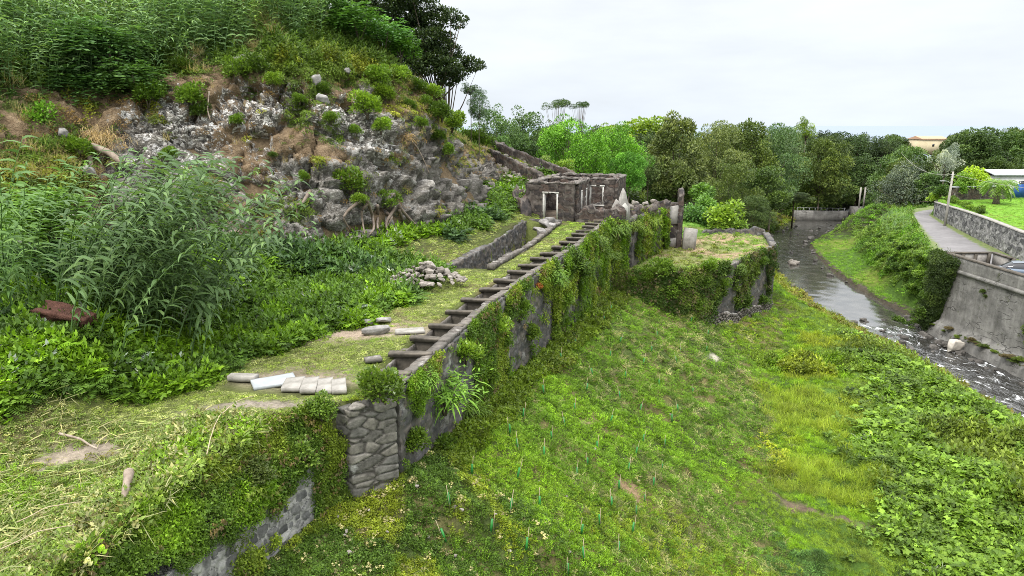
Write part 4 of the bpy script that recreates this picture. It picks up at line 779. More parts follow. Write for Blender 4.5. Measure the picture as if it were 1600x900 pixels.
for k in range(150):
    y = random.choice([random.uniform(42, 66), random.uniform(55, 66), random.uniform(80, 135)]); sd = random.choice([-1, 1, 1]); x = xs(y)+sd*hw(y)*random.uniform(.72, 1.12) if random.random() < .75 else xs(y)+random.uniform(-.8, .8)*hw(y)
    if y < 61.5 and x > 39: x = 38.6-random.random()*.5
    rock('stream_rock', 'wetrock', (x, y, random.uniform(-.05, .15)), random.uniform(.3, .95), 'dark wet rock at the edge of the stream', 'rock', 'rocks along the stream')
for px, py in ((1240, 413), (1236, 410), (1244, 411)): x, y = PY(px, py, .2); rock('stream_debris', 'rubble', (x, y, .2), 1.2, 'pale rock breaking the surface beside the platform', 'rock', 'pale rocks in the far stream')

# roots, logs, driftwood
def cl_path(pts, off=.12): return np.array([cliff_at(a, b)[0]+cliff_at(a, b)[1]*off for a, b in pts])
def smooth_path(p, n=24):
    t = np.linspace(0, 1, len(p)); T = np.linspace(0, 1, n); q = np.column_stack([np.interp(T, t, p[:, i]) for i in range(3)]); k = np.array([.25, .5, .25])
    for _ in range(3): q[1:-1] = .25*q[:-2]+.5*q[1:-1]+.25*q[2:]
    return q+.04*np.column_stack([fbm(q, 1.5, 2, i) for i in range(3)])
roots = [[(622, 330), (640, 345), (655, 360), (655, 378), (625, 392), (603, 390)], [(615, 332), (600, 345), (607, 362), (598, 385)], [(575, 322), (565, 335), (560, 352), (572, 366)], [(570, 320), (585, 340), (583, 358), (578, 372)], [(560, 318), (545, 330), (540, 345), (548, 360)],
         [(625, 332), (633, 350), (636, 372), (625, 385)], [(480, 300), (476, 318), (462, 328), (470, 338)], [(590, 325), (592, 342), (588, 360), (598, 372)], [(600, 330), (612, 338), (606, 350), (614, 364)]]
rt_ = empty('bare_roots', tuple(cliff_at(600, 340)[0]), label='tangle of bare roots hanging down the cliff foot under the bushes', cat='roots')
for r_ in roots: m = MB(); q_ = smooth_path(cl_path(r_, .22)); tube(m, q_, np.linspace(.1, .035, len(q_)), 7); rel(m, rt_).build('root', M['root'], rt_)
def log(pts, r0, r1, label, mat='deadwood', name='dead_branch'):
    m = MB(); q_ = smooth_path(np.array(pts)); tube(m, q_, np.linspace(r0, r1, len(q_))*(.6 if mat == 'stake' else 1), 8); m.build(name, M[mat], label=label, cat='branch')
log(cl_path([(122, 240), (150, 238), (170, 244), (190, 262)], .25), .2, .14, 'stout bleached branch sticking out beside the dry grass on the cliff')
log(cl_path([(143, 250), (140, 262), (138, 276)], .15), .12, .07, 'short bleached stub below the dry grass on the cliff')
log(cl_path([(638, 215), (655, 240), (672, 270)], .25), .045, .03, 'long thin pale stick leaning on the right part of the cliff')
log(cl_path([(322, 148), (328, 170), (333, 190)], .2), .04, .03, 'thin pale stick standing on the upper left cliff'); log(cl_path([(372, 105), (385, 95), (398, 85)], .25), .05, .03, 'pale twig next to the boulder at the cliff top')
log([(-10.2, 14.2, 12.25), (-9.6, 14.0, 12.2), (-9.0, 13.6, 12.18)], .03, .02, 'short tan stick on the path edge at the lower left')
a = hit(205, 770)[0]; log([a+[-.2, .35, .25], a+[0, 0, .3], a+[.12, -.45, .12]], .1, .06, 'weathered grey stump piece on the foreground mound', name='wood_piece')
for k, (p0, p1, lb) in enumerate([((30, 840), (130, 812), 'long straw coloured stalk lying on the mound, lowest left'), ((5, 885), (120, 850), 'straw coloured stalk at the very bottom left corner'), ((325, 740), (350, 665), 'pale upright stalk near the right end of the mound'), ((345, 668), (398, 640), 'pale stalk leaning along the mound crest')]):
    a, b = hit(*p0)[0], hit(*p1)[0]; log([a+[0, 0, .3], (a+b)/2+[0, 0, .45], b+[0, 0, .35]], .02, .012, lb, 'stake', 'dry_stalk')
# fallen reddish trunk among the reeds
def fn(u, v, w): return np.column_stack([(u-.5)*1.45, (v-.5)*.7*(1-.3*u), (w-.5)*.6*(1-.45*u)])
P, s, q, _ = lattice(30, 14, 12, fn); P = P+s*(.16*fbm(P*np.array([.5, 3, 3]), 1.5, 4))[:, None]; mb = MB(); mb.add(P, q); o = mb.build('rotten_trunk', M['rust'], label='reddish brown rotten trunk lying under the reeds on the left', cat='trunk'); a = PD(105, 497, 18.2); o.location = a; o.rotation_euler = (.2, .12, -.1)

# ------------------------------------------------------------------ tree guards on the bank
TG = [(850, 612), (916, 608), (969, 620), (898, 640), (883, 663), (953, 658), (862, 685), (933, 700), (1004, 688), (1038, 695), (993, 708), (850, 712), (918, 725), (900, 743), (982, 735), (1034, 732), (808, 745), (967, 762), (1021, 757), (956, 790), (994, 802), (1008, 782), (937, 817), (988, 830), (908, 832), (822, 857), (967, 862), (913, 872), (887, 895), (843, 790), (817, 650), (810, 700), (1082, 612), (1060, 640), (1050, 655), (955, 483), (943, 500), (968, 533), (900, 537), (877, 560), (953, 555), (1027, 523), (1018, 547), (1063, 548), (1057, 563), (1005, 567), (927, 583), (977, 588), (1080, 500), (1106, 520), (1104, 545), (1126, 496), (737, 738), (697, 843), (767, 828), (703, 787), (797, 675), (797, 797), (1030, 600), (1000, 640)]
g0 = None; hp = hit([a for a, b in TG], [b+4 for a, b in TG])
gm = MB(); tube(gm, [(0, 0, 0), (0, 0, .42)], [.036, .033], 8); gme = gm.mesh('tube', M['tubegreen']); gs = MB(); tube(gs, [(.05, 0, -.1), (.055, 0, .7)], .009, 5); gse = gs.mesh('stake', M['stake'])
for p in hp:
    if p[1] > 70: continue
    t = empty('tree_guard', tuple(p), label='small green plastic tree guard with a thin stake on the cleared bank', cat='tree guard', group='tree guards on the cleared bank'); t.rotation_euler = (random.gauss(0, .12), random.gauss(0, .12), random.uniform(0, 6)); child('tube', gme, t); child('stake', gse, t)
for p in np.vstack([hit(R.uniform(480, 900, 17), R.uniform(760, 880, 17)), hit(R.uniform(820, 1060, 9), R.uniform(600, 860, 9))]):  # pale stones scattered on the bank
    rock('pale_bank_stone', 'rubble', tuple(p+[0, 0, .08]), random.uniform(.07, .15), 'small pale stone lying on the cleared bank', 'stone', 'pale stones on the cleared bank')
# ------------------------------------------------------------------ plants
def leafq(mb, P, D, L, W_, tv, up=None, fold=0):
    """diamond leaves: base P, direction D, length L, width W_"""
    n = len(P); D = D/np.linalg.norm(D, axis=1)[:, None]; L = np.broadcast_to(L, (n,))[:, None]; W_ = np.broadcast_to(W_, (n,))[:, None]
    ref = np.array([[0, 0, 1.]]) if up is None else up; S = np.cross(D, ref+R.normal(size=(n, 3))*.35); S /= np.linalg.norm(S, axis=1)[:, None]+1e-9
    m = P+D*L*.45; nn = np.cross(S, D); v = np.stack([P, m+S*W_*.5+nn*W_*fold, P+D*L, m-S*W_*.5+nn*W_*fold], 1).reshape(-1, 3)
    mb.add(v, np.arange(4*n).reshape(n, 4), tv=np.repeat(tv, 4))
def blades(mb, P, D, L, W_, droop, tv, seg=3):
    n = len(P); D = D/np.linalg.norm(D, axis=1)[:, None]; L = np.broadcast_to(L, (n,)); W_ = np.broadcast_to(W_, (n,)); droop = np.broadcast_to(droop, (n,))
    S = np.cross(D, [[0, 0, 1.]]+R.normal(size=(n, 3))*.4); S /= np.linalg.norm(S, axis=1)[:, None]+1e-9
    V = []; p = P.copy(); d = D.copy()
    for k in range(seg+1):
        w = (W_*(1-(k/seg)**1.6)*(.6 if k == 0 else 1))[:, None]*.5; V += [p+S*w, p-S*w]
        d = d+np.array([[0, 0, -1.]])*(droop/seg)[:, None]; d = d/np.linalg.norm(d, axis=1)[:, None]; p = p+d*(L/seg)[:, None]
    V = np.stack(V, 1); b = (np.arange(n)*(2*(seg+1)))[:, None]; q = np.concatenate([b+np.array([[2*k, 2*k+1, 2*k+3, 2*k+2]]) for k in range(seg)]); mb.add(V.reshape(-1, 3), q, tv=np.repeat(tv, 2*(seg+1)))
def rdir(n, zlo=0., zhi=1.): z = R.uniform(zlo, zhi, n); a = R.uniform(0, 2*pi, n); r = np.sqrt(np.maximum(0, 1-z*z)); return np.column_stack([r*np.cos(a), r*np.sin(a), z])
def disk(n, r): a = R.uniform(0, 2*pi, n); q = np.sqrt(R.rand(n))*r; return np.column_stack([q*np.cos(a), q*np.sin(a), np.zeros(n)])
LI = M['leafi']
def pr_grass(n=34, L=.6, w=.035, dr=1.1, spread=.32, z=.5):
    mb = MB(); blades(mb, disk(n, spread), rdir(n, z, 1), R.uniform(.5, 1.1, n)*L, w, R.uniform(.4, 1, n)*dr, R.rand(n)); return mb.mesh('grass_tuft', LI)
def pr_leafy(n=60, l=.2, h=.35, r=.48, w=.6):
    mb = MB(); P = disk(n, r); P[:, 2] = h*(1-(np.hypot(P[:, 0], P[:, 1])/r)**2)*R.uniform(.3, 1, n); D = rdir(n, .0, .8)+P*.8; leafq(mb, P, D, R.uniform(.6, 1.1, n)*l, l*w, R.rand(n)); return mb.mesh('leafy_tuft', LI)
def pr_broad(n=9, r=.22, h=.45, rad=.42):
    mb = MB(); P = disk(n, rad); P[:, 2] = h*R.uniform(.4, 1, n)
    for i in range(n):
        nrm = np.array([0, 0, 1.])+R.normal(size=3)*.3; nrm /= np.linalg.norm(nrm); a = np.cross(nrm, [1, .3, 0]); a /= np.linalg.norm(a); b = np.cross(nrm, a); th = np.linspace(-2.2, 2.2, 5)+R.uniform(0, 6.3); tv = R.rand()
        D = np.cos(th)[:, None]*a+np.sin(th)[:, None]*b-.18*nrm; leafq(mb, np.repeat(P[i:i+1], 5, 0), D, r*R.uniform(.8, 1.1)*np.array([.75, .95, 1.1, .95, .75]), r*.6, np.full(5, tv), up=nrm[None])
    blades(mb, P*[.4, .4, 0], P*[.6, .6, 1], h*.9, .02, 0, np.full(n, .3), 1); return mb.mesh('broadleaf_tuft', LI)
def pr_clip(n=46, L=.42, w=.04, z=.12):
    mb = MB(); P = disk(n, .5); P[:, 2] = R.rand(n)*.1; blades(mb, P, rdir(n, -.02, z), R.uniform(.4, 1.1, n)*L, R.uniform(.4, 1.2, n)*w, .35, R.rand(n), 2); return mb.mesh('clippings', LI)
def pr_fern(n=8, L=.95):
    mb = MB()
    for i in range(n):
        a = i/n*2*pi+R.rand(); d = np.array([cos(a), sin(a), R.uniform(.7, 1.5)]); d /= np.linalg.norm(d); p = np.zeros(3); K = 15; tv = R.rand()
        for k in range(K):
            d = d+np.array([0, 0, -.10]); d /= np.linalg.norm(d); p = p+d*L/K; s = np.cross(d, [0, 0, 1]); s /= np.linalg.norm(s); l = .3*L*sin(pi*min(1, (k+1.5)/K)**.8)+.03
            leafq(mb, np.array([p, p]), np.array([s+d*.35-[0, 0, .15], -s+d*.35-[0, 0, .15]]), l, .055*L, np.full(2, tv), up=np.array([[0, 0, 1.]]))
    return mb.mesh('fern', LI)
def pr_seed(n=26, L=.9): mb = MB(); P = disk(n, .3); blades(mb, P, rdir(n, .8, 1), R.uniform(.6, 1.1, n)*L, .028, .25, .5+.5*R.rand(n), 2); return mb.mesh('dry_grass_tuft', LI)
def cane_mesh(h=4.2, nl=26, lean=.25, mat=None, name='reed'):
    mb = MB(); t = np.linspace(0, 1, 9); a = R.uniform(0, 6.3); P = np.column_stack([lean*h*t**2.0, .02*np.sin(t*9), h*t*(1-.1*lean)]); tube(mb, P, np.linspace(.022, .006, 9), 5, tv=.55)
    tt = np.linspace(.22, .99, nl); p = np.column_stack([np.interp(tt, t, P[:, i]) for i in range(3)]); s = np.where(np.arange(nl) % 2, 1, -1); th = a+s*pi/2+R.normal(size=nl)*.35
    D = np.column_stack([np.cos(th)+.5*lean, np.sin(th), R.uniform(.5, 1.1, nl)]); blades(mb, p, D, R.uniform(.5, .85, nl)*(1-.3*tt), .1, R.uniform(.9, 1.7, nl), R.rand(nl), 4); return mb.mesh(name, mat or LI)
PROT = {}
def proto(name, me_list):
    c = bpy.data.collections.new('proto_'+name)
    for i, me in enumerate(me_list): o = bpy.data.objects.new('%s_%02d' % (name, i), me); c.objects.link(o)
    PROT[name] = c
proto('cover', [pr_grass(), pr_grass(40, .45, .03, .8, .4, .6), pr_leafy(), pr_leafy(90, .13, .25), pr_broad(), pr_broad(13, .17, .4), pr_clip(), pr_clip(60, .6, .035, .3), pr_fern(), pr_seed(), pr_leafy(48, .24, .8, .4, .45), pr_clip(90, .24, .035, .15), pr_clip(7, .8, .045, .35)])
G_, G2, LF, LF2, BR, BR2, CL, CL2, FE, SE, WD, CL3 = range(12)
proto('cane', [cane_mesh(4.2, 30, .12), cane_mesh(3.8, 26, .28), cane_mesh(4.6, 32, .06), cane_mesh(3.4, 26, .4)])
def scatter(name, P, rot, scl, tint, pick, pname, **tg):
    n = len(P); me = bpy.data.meshes.new(name); me.vertices.add(n); me.vertices.foreach_set('co', np.ascontiguousarray(P, float).ravel())
    for k, a in (('rot', rot), ('scl', scl), ('tint', tint)): at = me.attributes.new(k, 'FLOAT_VECTOR', 'POINT'); at.data.foreach_set('vector', np.ascontiguousarray(a, float).ravel())
    at = me.attributes.new('pick', 'INT', 'POINT'); at.data.foreach_set('value', pick.astype(np.int32)); o = bpy.data.objects.new(name, me); col.objects.link(o)
    g = bpy.data.node_groups.new('scatter_'+name, 'GeometryNodeTree'); g.interface.new_socket('Geometry', in_out='INPUT', socket_type='NodeSocketGeometry'); g.interface.new_socket('Geometry', in_out='OUTPUT', socket_type='NodeSocketGeometry')
    gi = g.nodes.new('NodeGroupInput'); go = g.nodes.new('NodeGroupOutput'); ip = g.nodes.new('GeometryNodeInstanceOnPoints'); ci = g.nodes.new('GeometryNodeCollectionInfo'); ci.inputs['Collection'].default_value = PROT[pname]; ci.inputs['Separate Children'].default_value = True; ci.inputs['Reset Children'].default_value = True
    def na(nm, ty): a = g.nodes.new('GeometryNodeInputNamedAttribute'); a.data_type = ty; a.inputs['Name'].default_value = nm; return [x for x in a.outputs if x.enabled and x.name == 'Attribute'][0]
    L = g.links.new; L(gi.outputs[0], ip.inputs['Points']); L(ci.outputs[0], ip.inputs['Instance']); ip.inputs['Pick Instance'].default_value = True
    L(na('pick', 'INT'), ip.inputs['Instance Index']); L(na('rot', 'FLOAT_VECTOR'), ip.inputs['Rotation']); L(na('scl', 'FLOAT_VECTOR'), ip.inputs['Scale']); L(ip.outputs[0], go.inputs[0])
    md = o.modifiers.new('scatter', 'NODES'); md.node_group = g; return tag(o, kind='stuff', **tg)
def inpoly(x, y, poly):
    r = np.zeros(len(x), bool); n = len(poly)
    for i in range(n):
        (x1, y1), (x2, y2) = poly[i], poly[(i+1) % n]; c = ((y1 > y) != (y2 > y)) & (x < (x2-x1)*(y-y1)/((y2-y1) or 1e-9)+x1); r ^= c
    return r
def normal_rot(x, y, spin, amt=.8):
    e = .35; dx = (H(x+e, y)-H(x-e, y))/(2*e); dy = (H(x, y+e)-H(x, y-e))/(2*e); dx, dy = np.clip(dx, -1, 1)*amt, np.clip(dy, -1, 1)*amt
    return np.column_stack([np.arctan(dy), -np.arctan(dx), spin])
def mixv(a, b, t): t = np.clip(t, 0, 1)[:, None]; return a*(1-t)+b*t
C = lambda *a: np.array([a], float)
# palette (real leaf colours)
c_mown, c_straw, c_bank, c_lush, c_yel, c_dark, c_blue, c_broad, c_weed, c_olive, c_brown, c_pale = C(.26, .34, .06), C(.42, .38, .18), C(.13, .24, .02), C(.19, .34, .015), C(.29, .34, .028), C(.03, .055, .014), C(.10, .20, .045), C(.155, .26, .03), C(.095, .175, .025), C(.2, .24, .04), C(.17, .1, .05), C(.3, .36, .22)
XV = lambda y: np.interp(y, [6, 12, 15, 17.5, 20, 22.3, 26, 32, 34, 36, 60], [-13.5, -12.8, -11.6, -8.7, -8.0, -6.6, -4.6, -2.9, -3.2, -30, -30])
BLP = [PY(a, b, 1.8) for a, b in [(1310, 525), (1400, 610), (1345, 690), (1430, 760), (1380, 820), (1500, 905), (1750, 905), (1750, 640), (1560, 610), (1430, 525)]]
def cover(n, r0, r1, th, dens=1):
    lr = R.uniform(math.log(r0), math.log(r1), n); r = np.exp(lr); a = R.uniform(-th, th, n); x = r*np.sin(a); y = r*np.cos(a); u = x-xw(y); d, par, _ = cliff_sd(x, y); p2 = np.column_stack([x, y])
    n1 = fbm(p2, .28, 4, 101); n2 = fbm(p2, .9, 3, 103); n3 = R.rand(n); nf = fbm(p2, .1, 3, 107); h = hw(y); sd = (x-xs(y))*np.interp(y, [0, 90, 110, 150], [1, .95, .85, .65])
    keep = np.ones(n, bool); keep &= ~((np.abs(sd) < h-.1) & (y > 0)); keep &= ~((u > -1.32) & (u < .35) & (y > 17) & (y < 50)); kl = channel_u(y); keep &= ~((u > kl-2.9) & (u < kl+.3) & (y > 33) & (y < 50))
    keep &= ~((x > xrl(y)+.15) & (x < xrr(y)+.6) & (y > 20) & (y < 114)); keep &= ~((x > 39.3) & (x < 41) & (y < 62))
    vx, uy = (x-A0[0])*V2[0]+(y-A0[1])*V2[1], (x-A0[0])*U2[0]+(y-A0[1])*U2[1]; keep &= ~((vx > -.5) & (vx < 6) & (uy > -.4) & (uy < 10)); keep &= ~((d > .1) & (d < par[:, 1]*.95) & (y < 54))
    inpl = inpoly(x, y, list(map(tuple, FR))+list(map(tuple, BK[::-1]))); keep &= ~((u > .0) & (u < .4) & (y < 16))
    for cx, cy, rx, ry, ro, c_ in BARE: keep &= ~(blob(x, y, cx, cy, rx*1.0, ry*1.0, ro, 1.5) > .25+.75*n3)
    keep &= ~((u < -.3) & (y > 15) & (y < 22) & (np.hypot((x+6.1)/1.9, (y-17.6)/.75) < 1))
    z = H(x, y); rr = np.clip(r/20, .6, 3.2)
    # default: meadow grass
    T = mixv(np.repeat(c_lush, n, 0), c_yel, ss(0, .35, n1)*.9); T = mixv(T, c_dark, ss(.15, .4, n2)*.5); T = mixv(T, c_olive, ss(0, .3, -n1)*.5); pk = np.where(n3 < .6, G2, G_); S = .25*rr**.75*(.7+.7*R.rand(n))*(1+.6*ss(0, .3, n1))
    # meadow details
    yz = np.maximum(blob(x, y, *PY(1285, 640, 2), 5.5, 3, -.2), blob(x, y, *PY(1270, 745, 2), 3.2, 1.6, -.3)); m = yz > .05+.95*R.rand(n); T[m] = mixv(T[m], C(.27, .31, .05), .55*np.ones(m.sum())); pk[m] = np.where(n3[m] < .7, G_, SE); S[m] *= 1.4
    m = blob(x, y, *PY(1165, 665, 3), 1.6, 2.8, .2) > .2+.7*R.rand(n); T[m] = mixv(T[m], np.where(n1[m][:, None] > 0, C(.34, .38, .03), c_brown), .8*np.ones(m.sum())); pk[m] = np.where(n3[m] < .5, LF, CL)
    m = (blob(x, y, *PY(1110, 860, 2.2), 3.4, 2.0, .4, k=3) > .15+.7*R.rand(n)) | (blob(x, y, *PY(1230, 880, 2.), 2.0, 1.0, .4, k=4) > .5); T[m] = mixv(np.repeat(c_blue, m.sum(), 0), c_dark, ss(-.1, .3, n2[m])*.5); pk[m] = LF2; S[m] = .36*(.8+.4*n3[m])
    m = (blob(x, y, *PY(1270, 565, 2), 4.5, 2.2, -.1, k=5) > .4); T[m] = mixv(T[m], c_dark, .25*np.ones(m.sum())); pk[m] = WD; S[m] *= 1.2
    bl = inpoly(x+2.2*n2+1.5*R.normal(size=n)*.6, y+2.5*n1+R.normal(size=n)*.8, BLP) & (sd < -h-.6) & (u > 14); T[bl] = mixv(np.repeat(c_broad, n, 0)[bl], c_olive, ss(.1, .3, n1[bl])*.6); T[bl] = mixv(T[bl], C(.4, .45, .35), (n3[bl] > .985)*1.); pk[bl] = np.where(n1[bl] > .12, np.where(n3[bl] < .5, WD, G_), np.where(n3[bl] < .4, BR, np.where(n3[bl] < .74, BR2, np.where(n3[bl] < .86, WD, G_)))); T[bl] = mixv(T[bl], c_dark, ss(.0, .35, n2[bl])*.55); S[bl] = (.55+.55*R.rand(bl.sum()))*(1-.3*ss(0, .3, n2[bl]))*np.clip(rr[bl]**.4, .8, 1.3)
    m = (sd < -h+.1) & (sd > -h-2.6) & (u > 8) & ~bl; T[m] = mixv(T[m], c_olive, .3+.8*n3[m]); T[m] = mixv(T[m], c_brown, (n3[m] > .8)*.5); pk[m] = np.where(n3[m] < .7, G_, LF); S[m] *= 1.7
    # bank
    bw = np.interp(y, [0, 20, 50, 62, 64], [12.4, 12.4, 12.2, 11.5, 10]); m = (u > .2) & (u < bw+3.0*n1+1.2*n2+2.8*(R.rand(n)-.65)) & (y < 64) & ~inpl
    t_ = ss(-.15, .3, n1+.5*n2); Tb = mixv(np.repeat(c_bank, n, 0), c_straw, (n3 < .03+.25*t_)*.8); Tb = mixv(Tb, c_yel, ss(.1, .35, nf)*.7*(n3 > .5)); Tb = mixv(Tb, c_lush, ss(-.1, -.35, n1)*.6)
    T[m] = Tb[m]; pk[m] = np.where(n3 < .03+.25*t_, np.where(R.rand(n) < .5, CL, CL2), np.where(R.rand(n) < .55, LF2, np.where(R.rand(n) < .6, CL3, G2)))[m]; S[m] = (.34*rr**.55*(.6+.8*R.rand(n)))[m]; dkp = ss(.05, .3, n2+.6*n1)*m; T = mixv(T, c_dark, dkp*.25)
    m2 = m & (u < 1.6+1.2*n1); T[m2] = mixv(T[m2], C(.12, .17, .02), .8*np.ones(m2.sum())); pk[m2] = np.where(n3[m2] < .5, LF, LF2); S[m2] *= 1.5
    m2 = m & (y < 18.5+2.5*n1+2.5*R.rand(n)) & (u < 6.5-4*R.rand(n)); T[m2] = mixv(mixv(np.repeat(C(.09, .16, .025), m2.sum(), 0), c_yel, ss(.0, .3, n2[m2])*.7), c_straw, (n3[m2] > .965)*1.); pk[m2] = np.where(n3[m2] < .55, LF, np.where(n3[m2] < .9, LF2, BR2)); S[m2] = .24*(.7+.6*R.rand(m2.sum()))
    # terrace
    m = (u < -.35) & (d < .2) & (y < 62) & (y > 15.2); tm = mixv(np.repeat(c_mown, n, 0), C(.44, .46, .2), (n3 < .4)*.8); tm = mixv(tm, c_lush, ss(.1, .35, n1)*.55); T[m] = tm[m]; pk[m] = np.where(R.rand(n) < .7, CL3, np.where(R.rand(n) < .6, CL, LF2))[m]; S[m] = (.2*rr**.7*(.6+.8*R.rand(n)))[m]
    wd = (u < -1.8) & (x < XV(y)+.9*n2) & (d < .6) & (y > 9); wd |= (d > -1.9+1.2*n2) & (d < .6) & (y < 53) & (y > 30); wd |= (d > -3.5) & (d < 1) & (y >= 52) & (y < 63)
    tw = mixv(np.repeat(c_weed, n, 0), c_lush, ss(0, .3, n2)*.8); tw = mixv(tw, C(.05, .10, .05), ss(.1, .3, n1)*.7); tw = mixv(tw, C(.35, .4, .33), (n3 > .985)*1.); T[wd] = tw[wd]; q = R.rand(n); pk[wd] = np.where(q < .30, WD, np.where(q < .5, LF, np.where(q < .68, BR, np.where(q < .80, FE, np.where(q < .9, BR2, G_)))))[wd]; S[wd] = ((.42+.5*R.rand(n))*np.clip(rr**.3, .8, 1.2)*(1+.5*ss(0, .4, n1)))[wd]
    # foreground mound of cuttings
    m = (u < -.3) & (y <= 15.2) & ~wd; tm = mixv(np.repeat(C(.2, .28, .06), n, 0), C(.36, .36, .17), (n3 < .24)*1.); tm = mixv(tm, c_lush, ss(.05, .3, n2)*(n3 > .4)*.8); tm = mixv(tm, c_brown, (n3 > .93)*.6); T[m] = tm[m]; q = R.rand(n); mnd = .55+.9*ss(-9, -6.5, x)
    pk[m] = np.where(q < .2, CL2, np.where(q < .45, CL, np.where(q < .85, LF, np.where(q < .93, G_, WD))))[m]; S[m] = (.3*mnd*(.7+.8*R.rand(n)))[m]
    # upper hill
    rdz = (d > par[:, 1]+1.6) & (x < -9) & (y > 30) & (x < -.27*y+1.5); keep &= ~(rdz & (n3 > .3)); m = (d > par[:, 1]*.95); th_ = mixv(np.repeat(C(.085, .14, .03), n, 0), C(.35, .29, .16), ((n1 > .02) & (n3 < .65))*.9); th_ = mixv(th_, c_lush, ss(-.05, -.3, n1)*.5); T[m] = th_[m]; q = R.rand(n); pk[m] = np.where((n1 > .02) & (n3 < .65), SE, np.where(q < .5, G_, np.where(q < .8, WD, FE)))[m]; S[m] = ((.6+.5*R.rand(n))*np.clip(rr**.3, 1, 1.3))[m]
    # right bank of the stream, garden, far ground
    m = (sd > h) & (x < xrl(y)+.2); up_ = (z-1.5)/4; tr_ = mixv(np.repeat(C(.13, .26, .025), n, 0), c_dark, ss(.05, .3, n2)*.5*(up_ > .0)); tr_ = mixv(tr_, C(.2, .27, .06), ss(.05, .3, n1)*.6); T[m] = tr_[m]; low = (z < 1.6+.5*n1)
    pk[m] = np.where(low, G2, np.where(n3 < .5, LF, np.where(n3 < .8, WD, G_)))[m]; S[m] = np.where(low, .22*rr**.8, .5*rr**.6)[m]*(.7+.6*n3[m]); T[m & low] = mixv(T[m & low], C(.19, .36, .03), .7*np.ones((m & low).sum()))
    m = (x > xrr(y)+.5) & (y < 103) & (y > 20); T[m] = mixv(np.repeat(C(.17, .32, .03), n, 0), C(.3, .3, .1), ss(0, .4, n1)*.7)[m]; pk[m] = G2; S[m] = .14*rr[m]**.8
    m = (y > 62) & (u > -3) & (x < 28) & ~inpl & (z > 7); T[m] = mixv(np.repeat(C(.13, .26, .03), n, 0), C(.3, .28, .14), (n1 > .1)*.7)[m]; pk[m] = G2; S[m] = .25*rr[m]**.7
    # platform top
    m = inpl; z[m] = plat_z(x[m], y[m]); T[m] = mixv(mixv(np.repeat(C(.17, .28, .04), n, 0), C(.40, .38, .24), (n3 < .22)*.9), c_brown, (n1 > .2)*.4)[m]; pk[m] = np.where(n3 < .6, CL, np.where(n3 < .85, CL3, LF))[m]; S[m] = .5*(.6+.6*n3[m]); keep &= ~(inpl & (n3 > .97) & (n1 > 0))
    T = T*(1+.28*R.normal(size=(n, 1))).clip(.4, 1.9); tuft = np.isin(pk, (CL, CL2, CL3, LF, LF2)); 
    rot = normal_rot(x, y, R.uniform(0, 6.28, n), 1.); rot[~tuft, :2] *= .4; sc3 = np.repeat(S[:, None], 3, 1); P = np.column_stack([x, y, z-.02*S])
    return P[keep], rot[keep], sc3[keep], T[keep], pk[keep], wd[keep], d[keep], u[keep]
P, rot, s3, T, pk, wd, d_, u_ = cover(210000, 7, 150, radians(44))
# long cut blades lying about on the mound and terrace
nb = 380; yb = R.uniform(8, 15.5, nb); xb = xw(yb)-.35-R.rand(nb)**1.3*6.5; zb_ = H(xb, yb); P = np.vstack([P, np.column_stack([xb, yb, zb_+.05])]); rot = np.vstack([rot, normal_rot(xb, yb, R.uniform(0, 6.28, nb), 1.)]); s3 = np.vstack([s3, np.repeat(R.uniform(.5, .95, nb)[:, None], 3, 1)]); T = np.vstack([T, mixv(np.repeat(C(.26, .34, .10), nb, 0), C(.44, .40, .2), R.rand(nb))]); pk = np.r_[pk, np.full(nb, 12)]; wd = np.r_[wd, np.zeros(nb, bool)]; d_ = np.r_[d_, np.full(nb, -5.)]
for nm, m in (('leafy_undergrowth', wd), ('hillside_grass', (d_ > .5) & ~wd), ('ground_cover', (d_ <= .5) & ~wd)): scatter(nm, P[m], rot[m], s3[m], T[m], pk[m], 'cover')

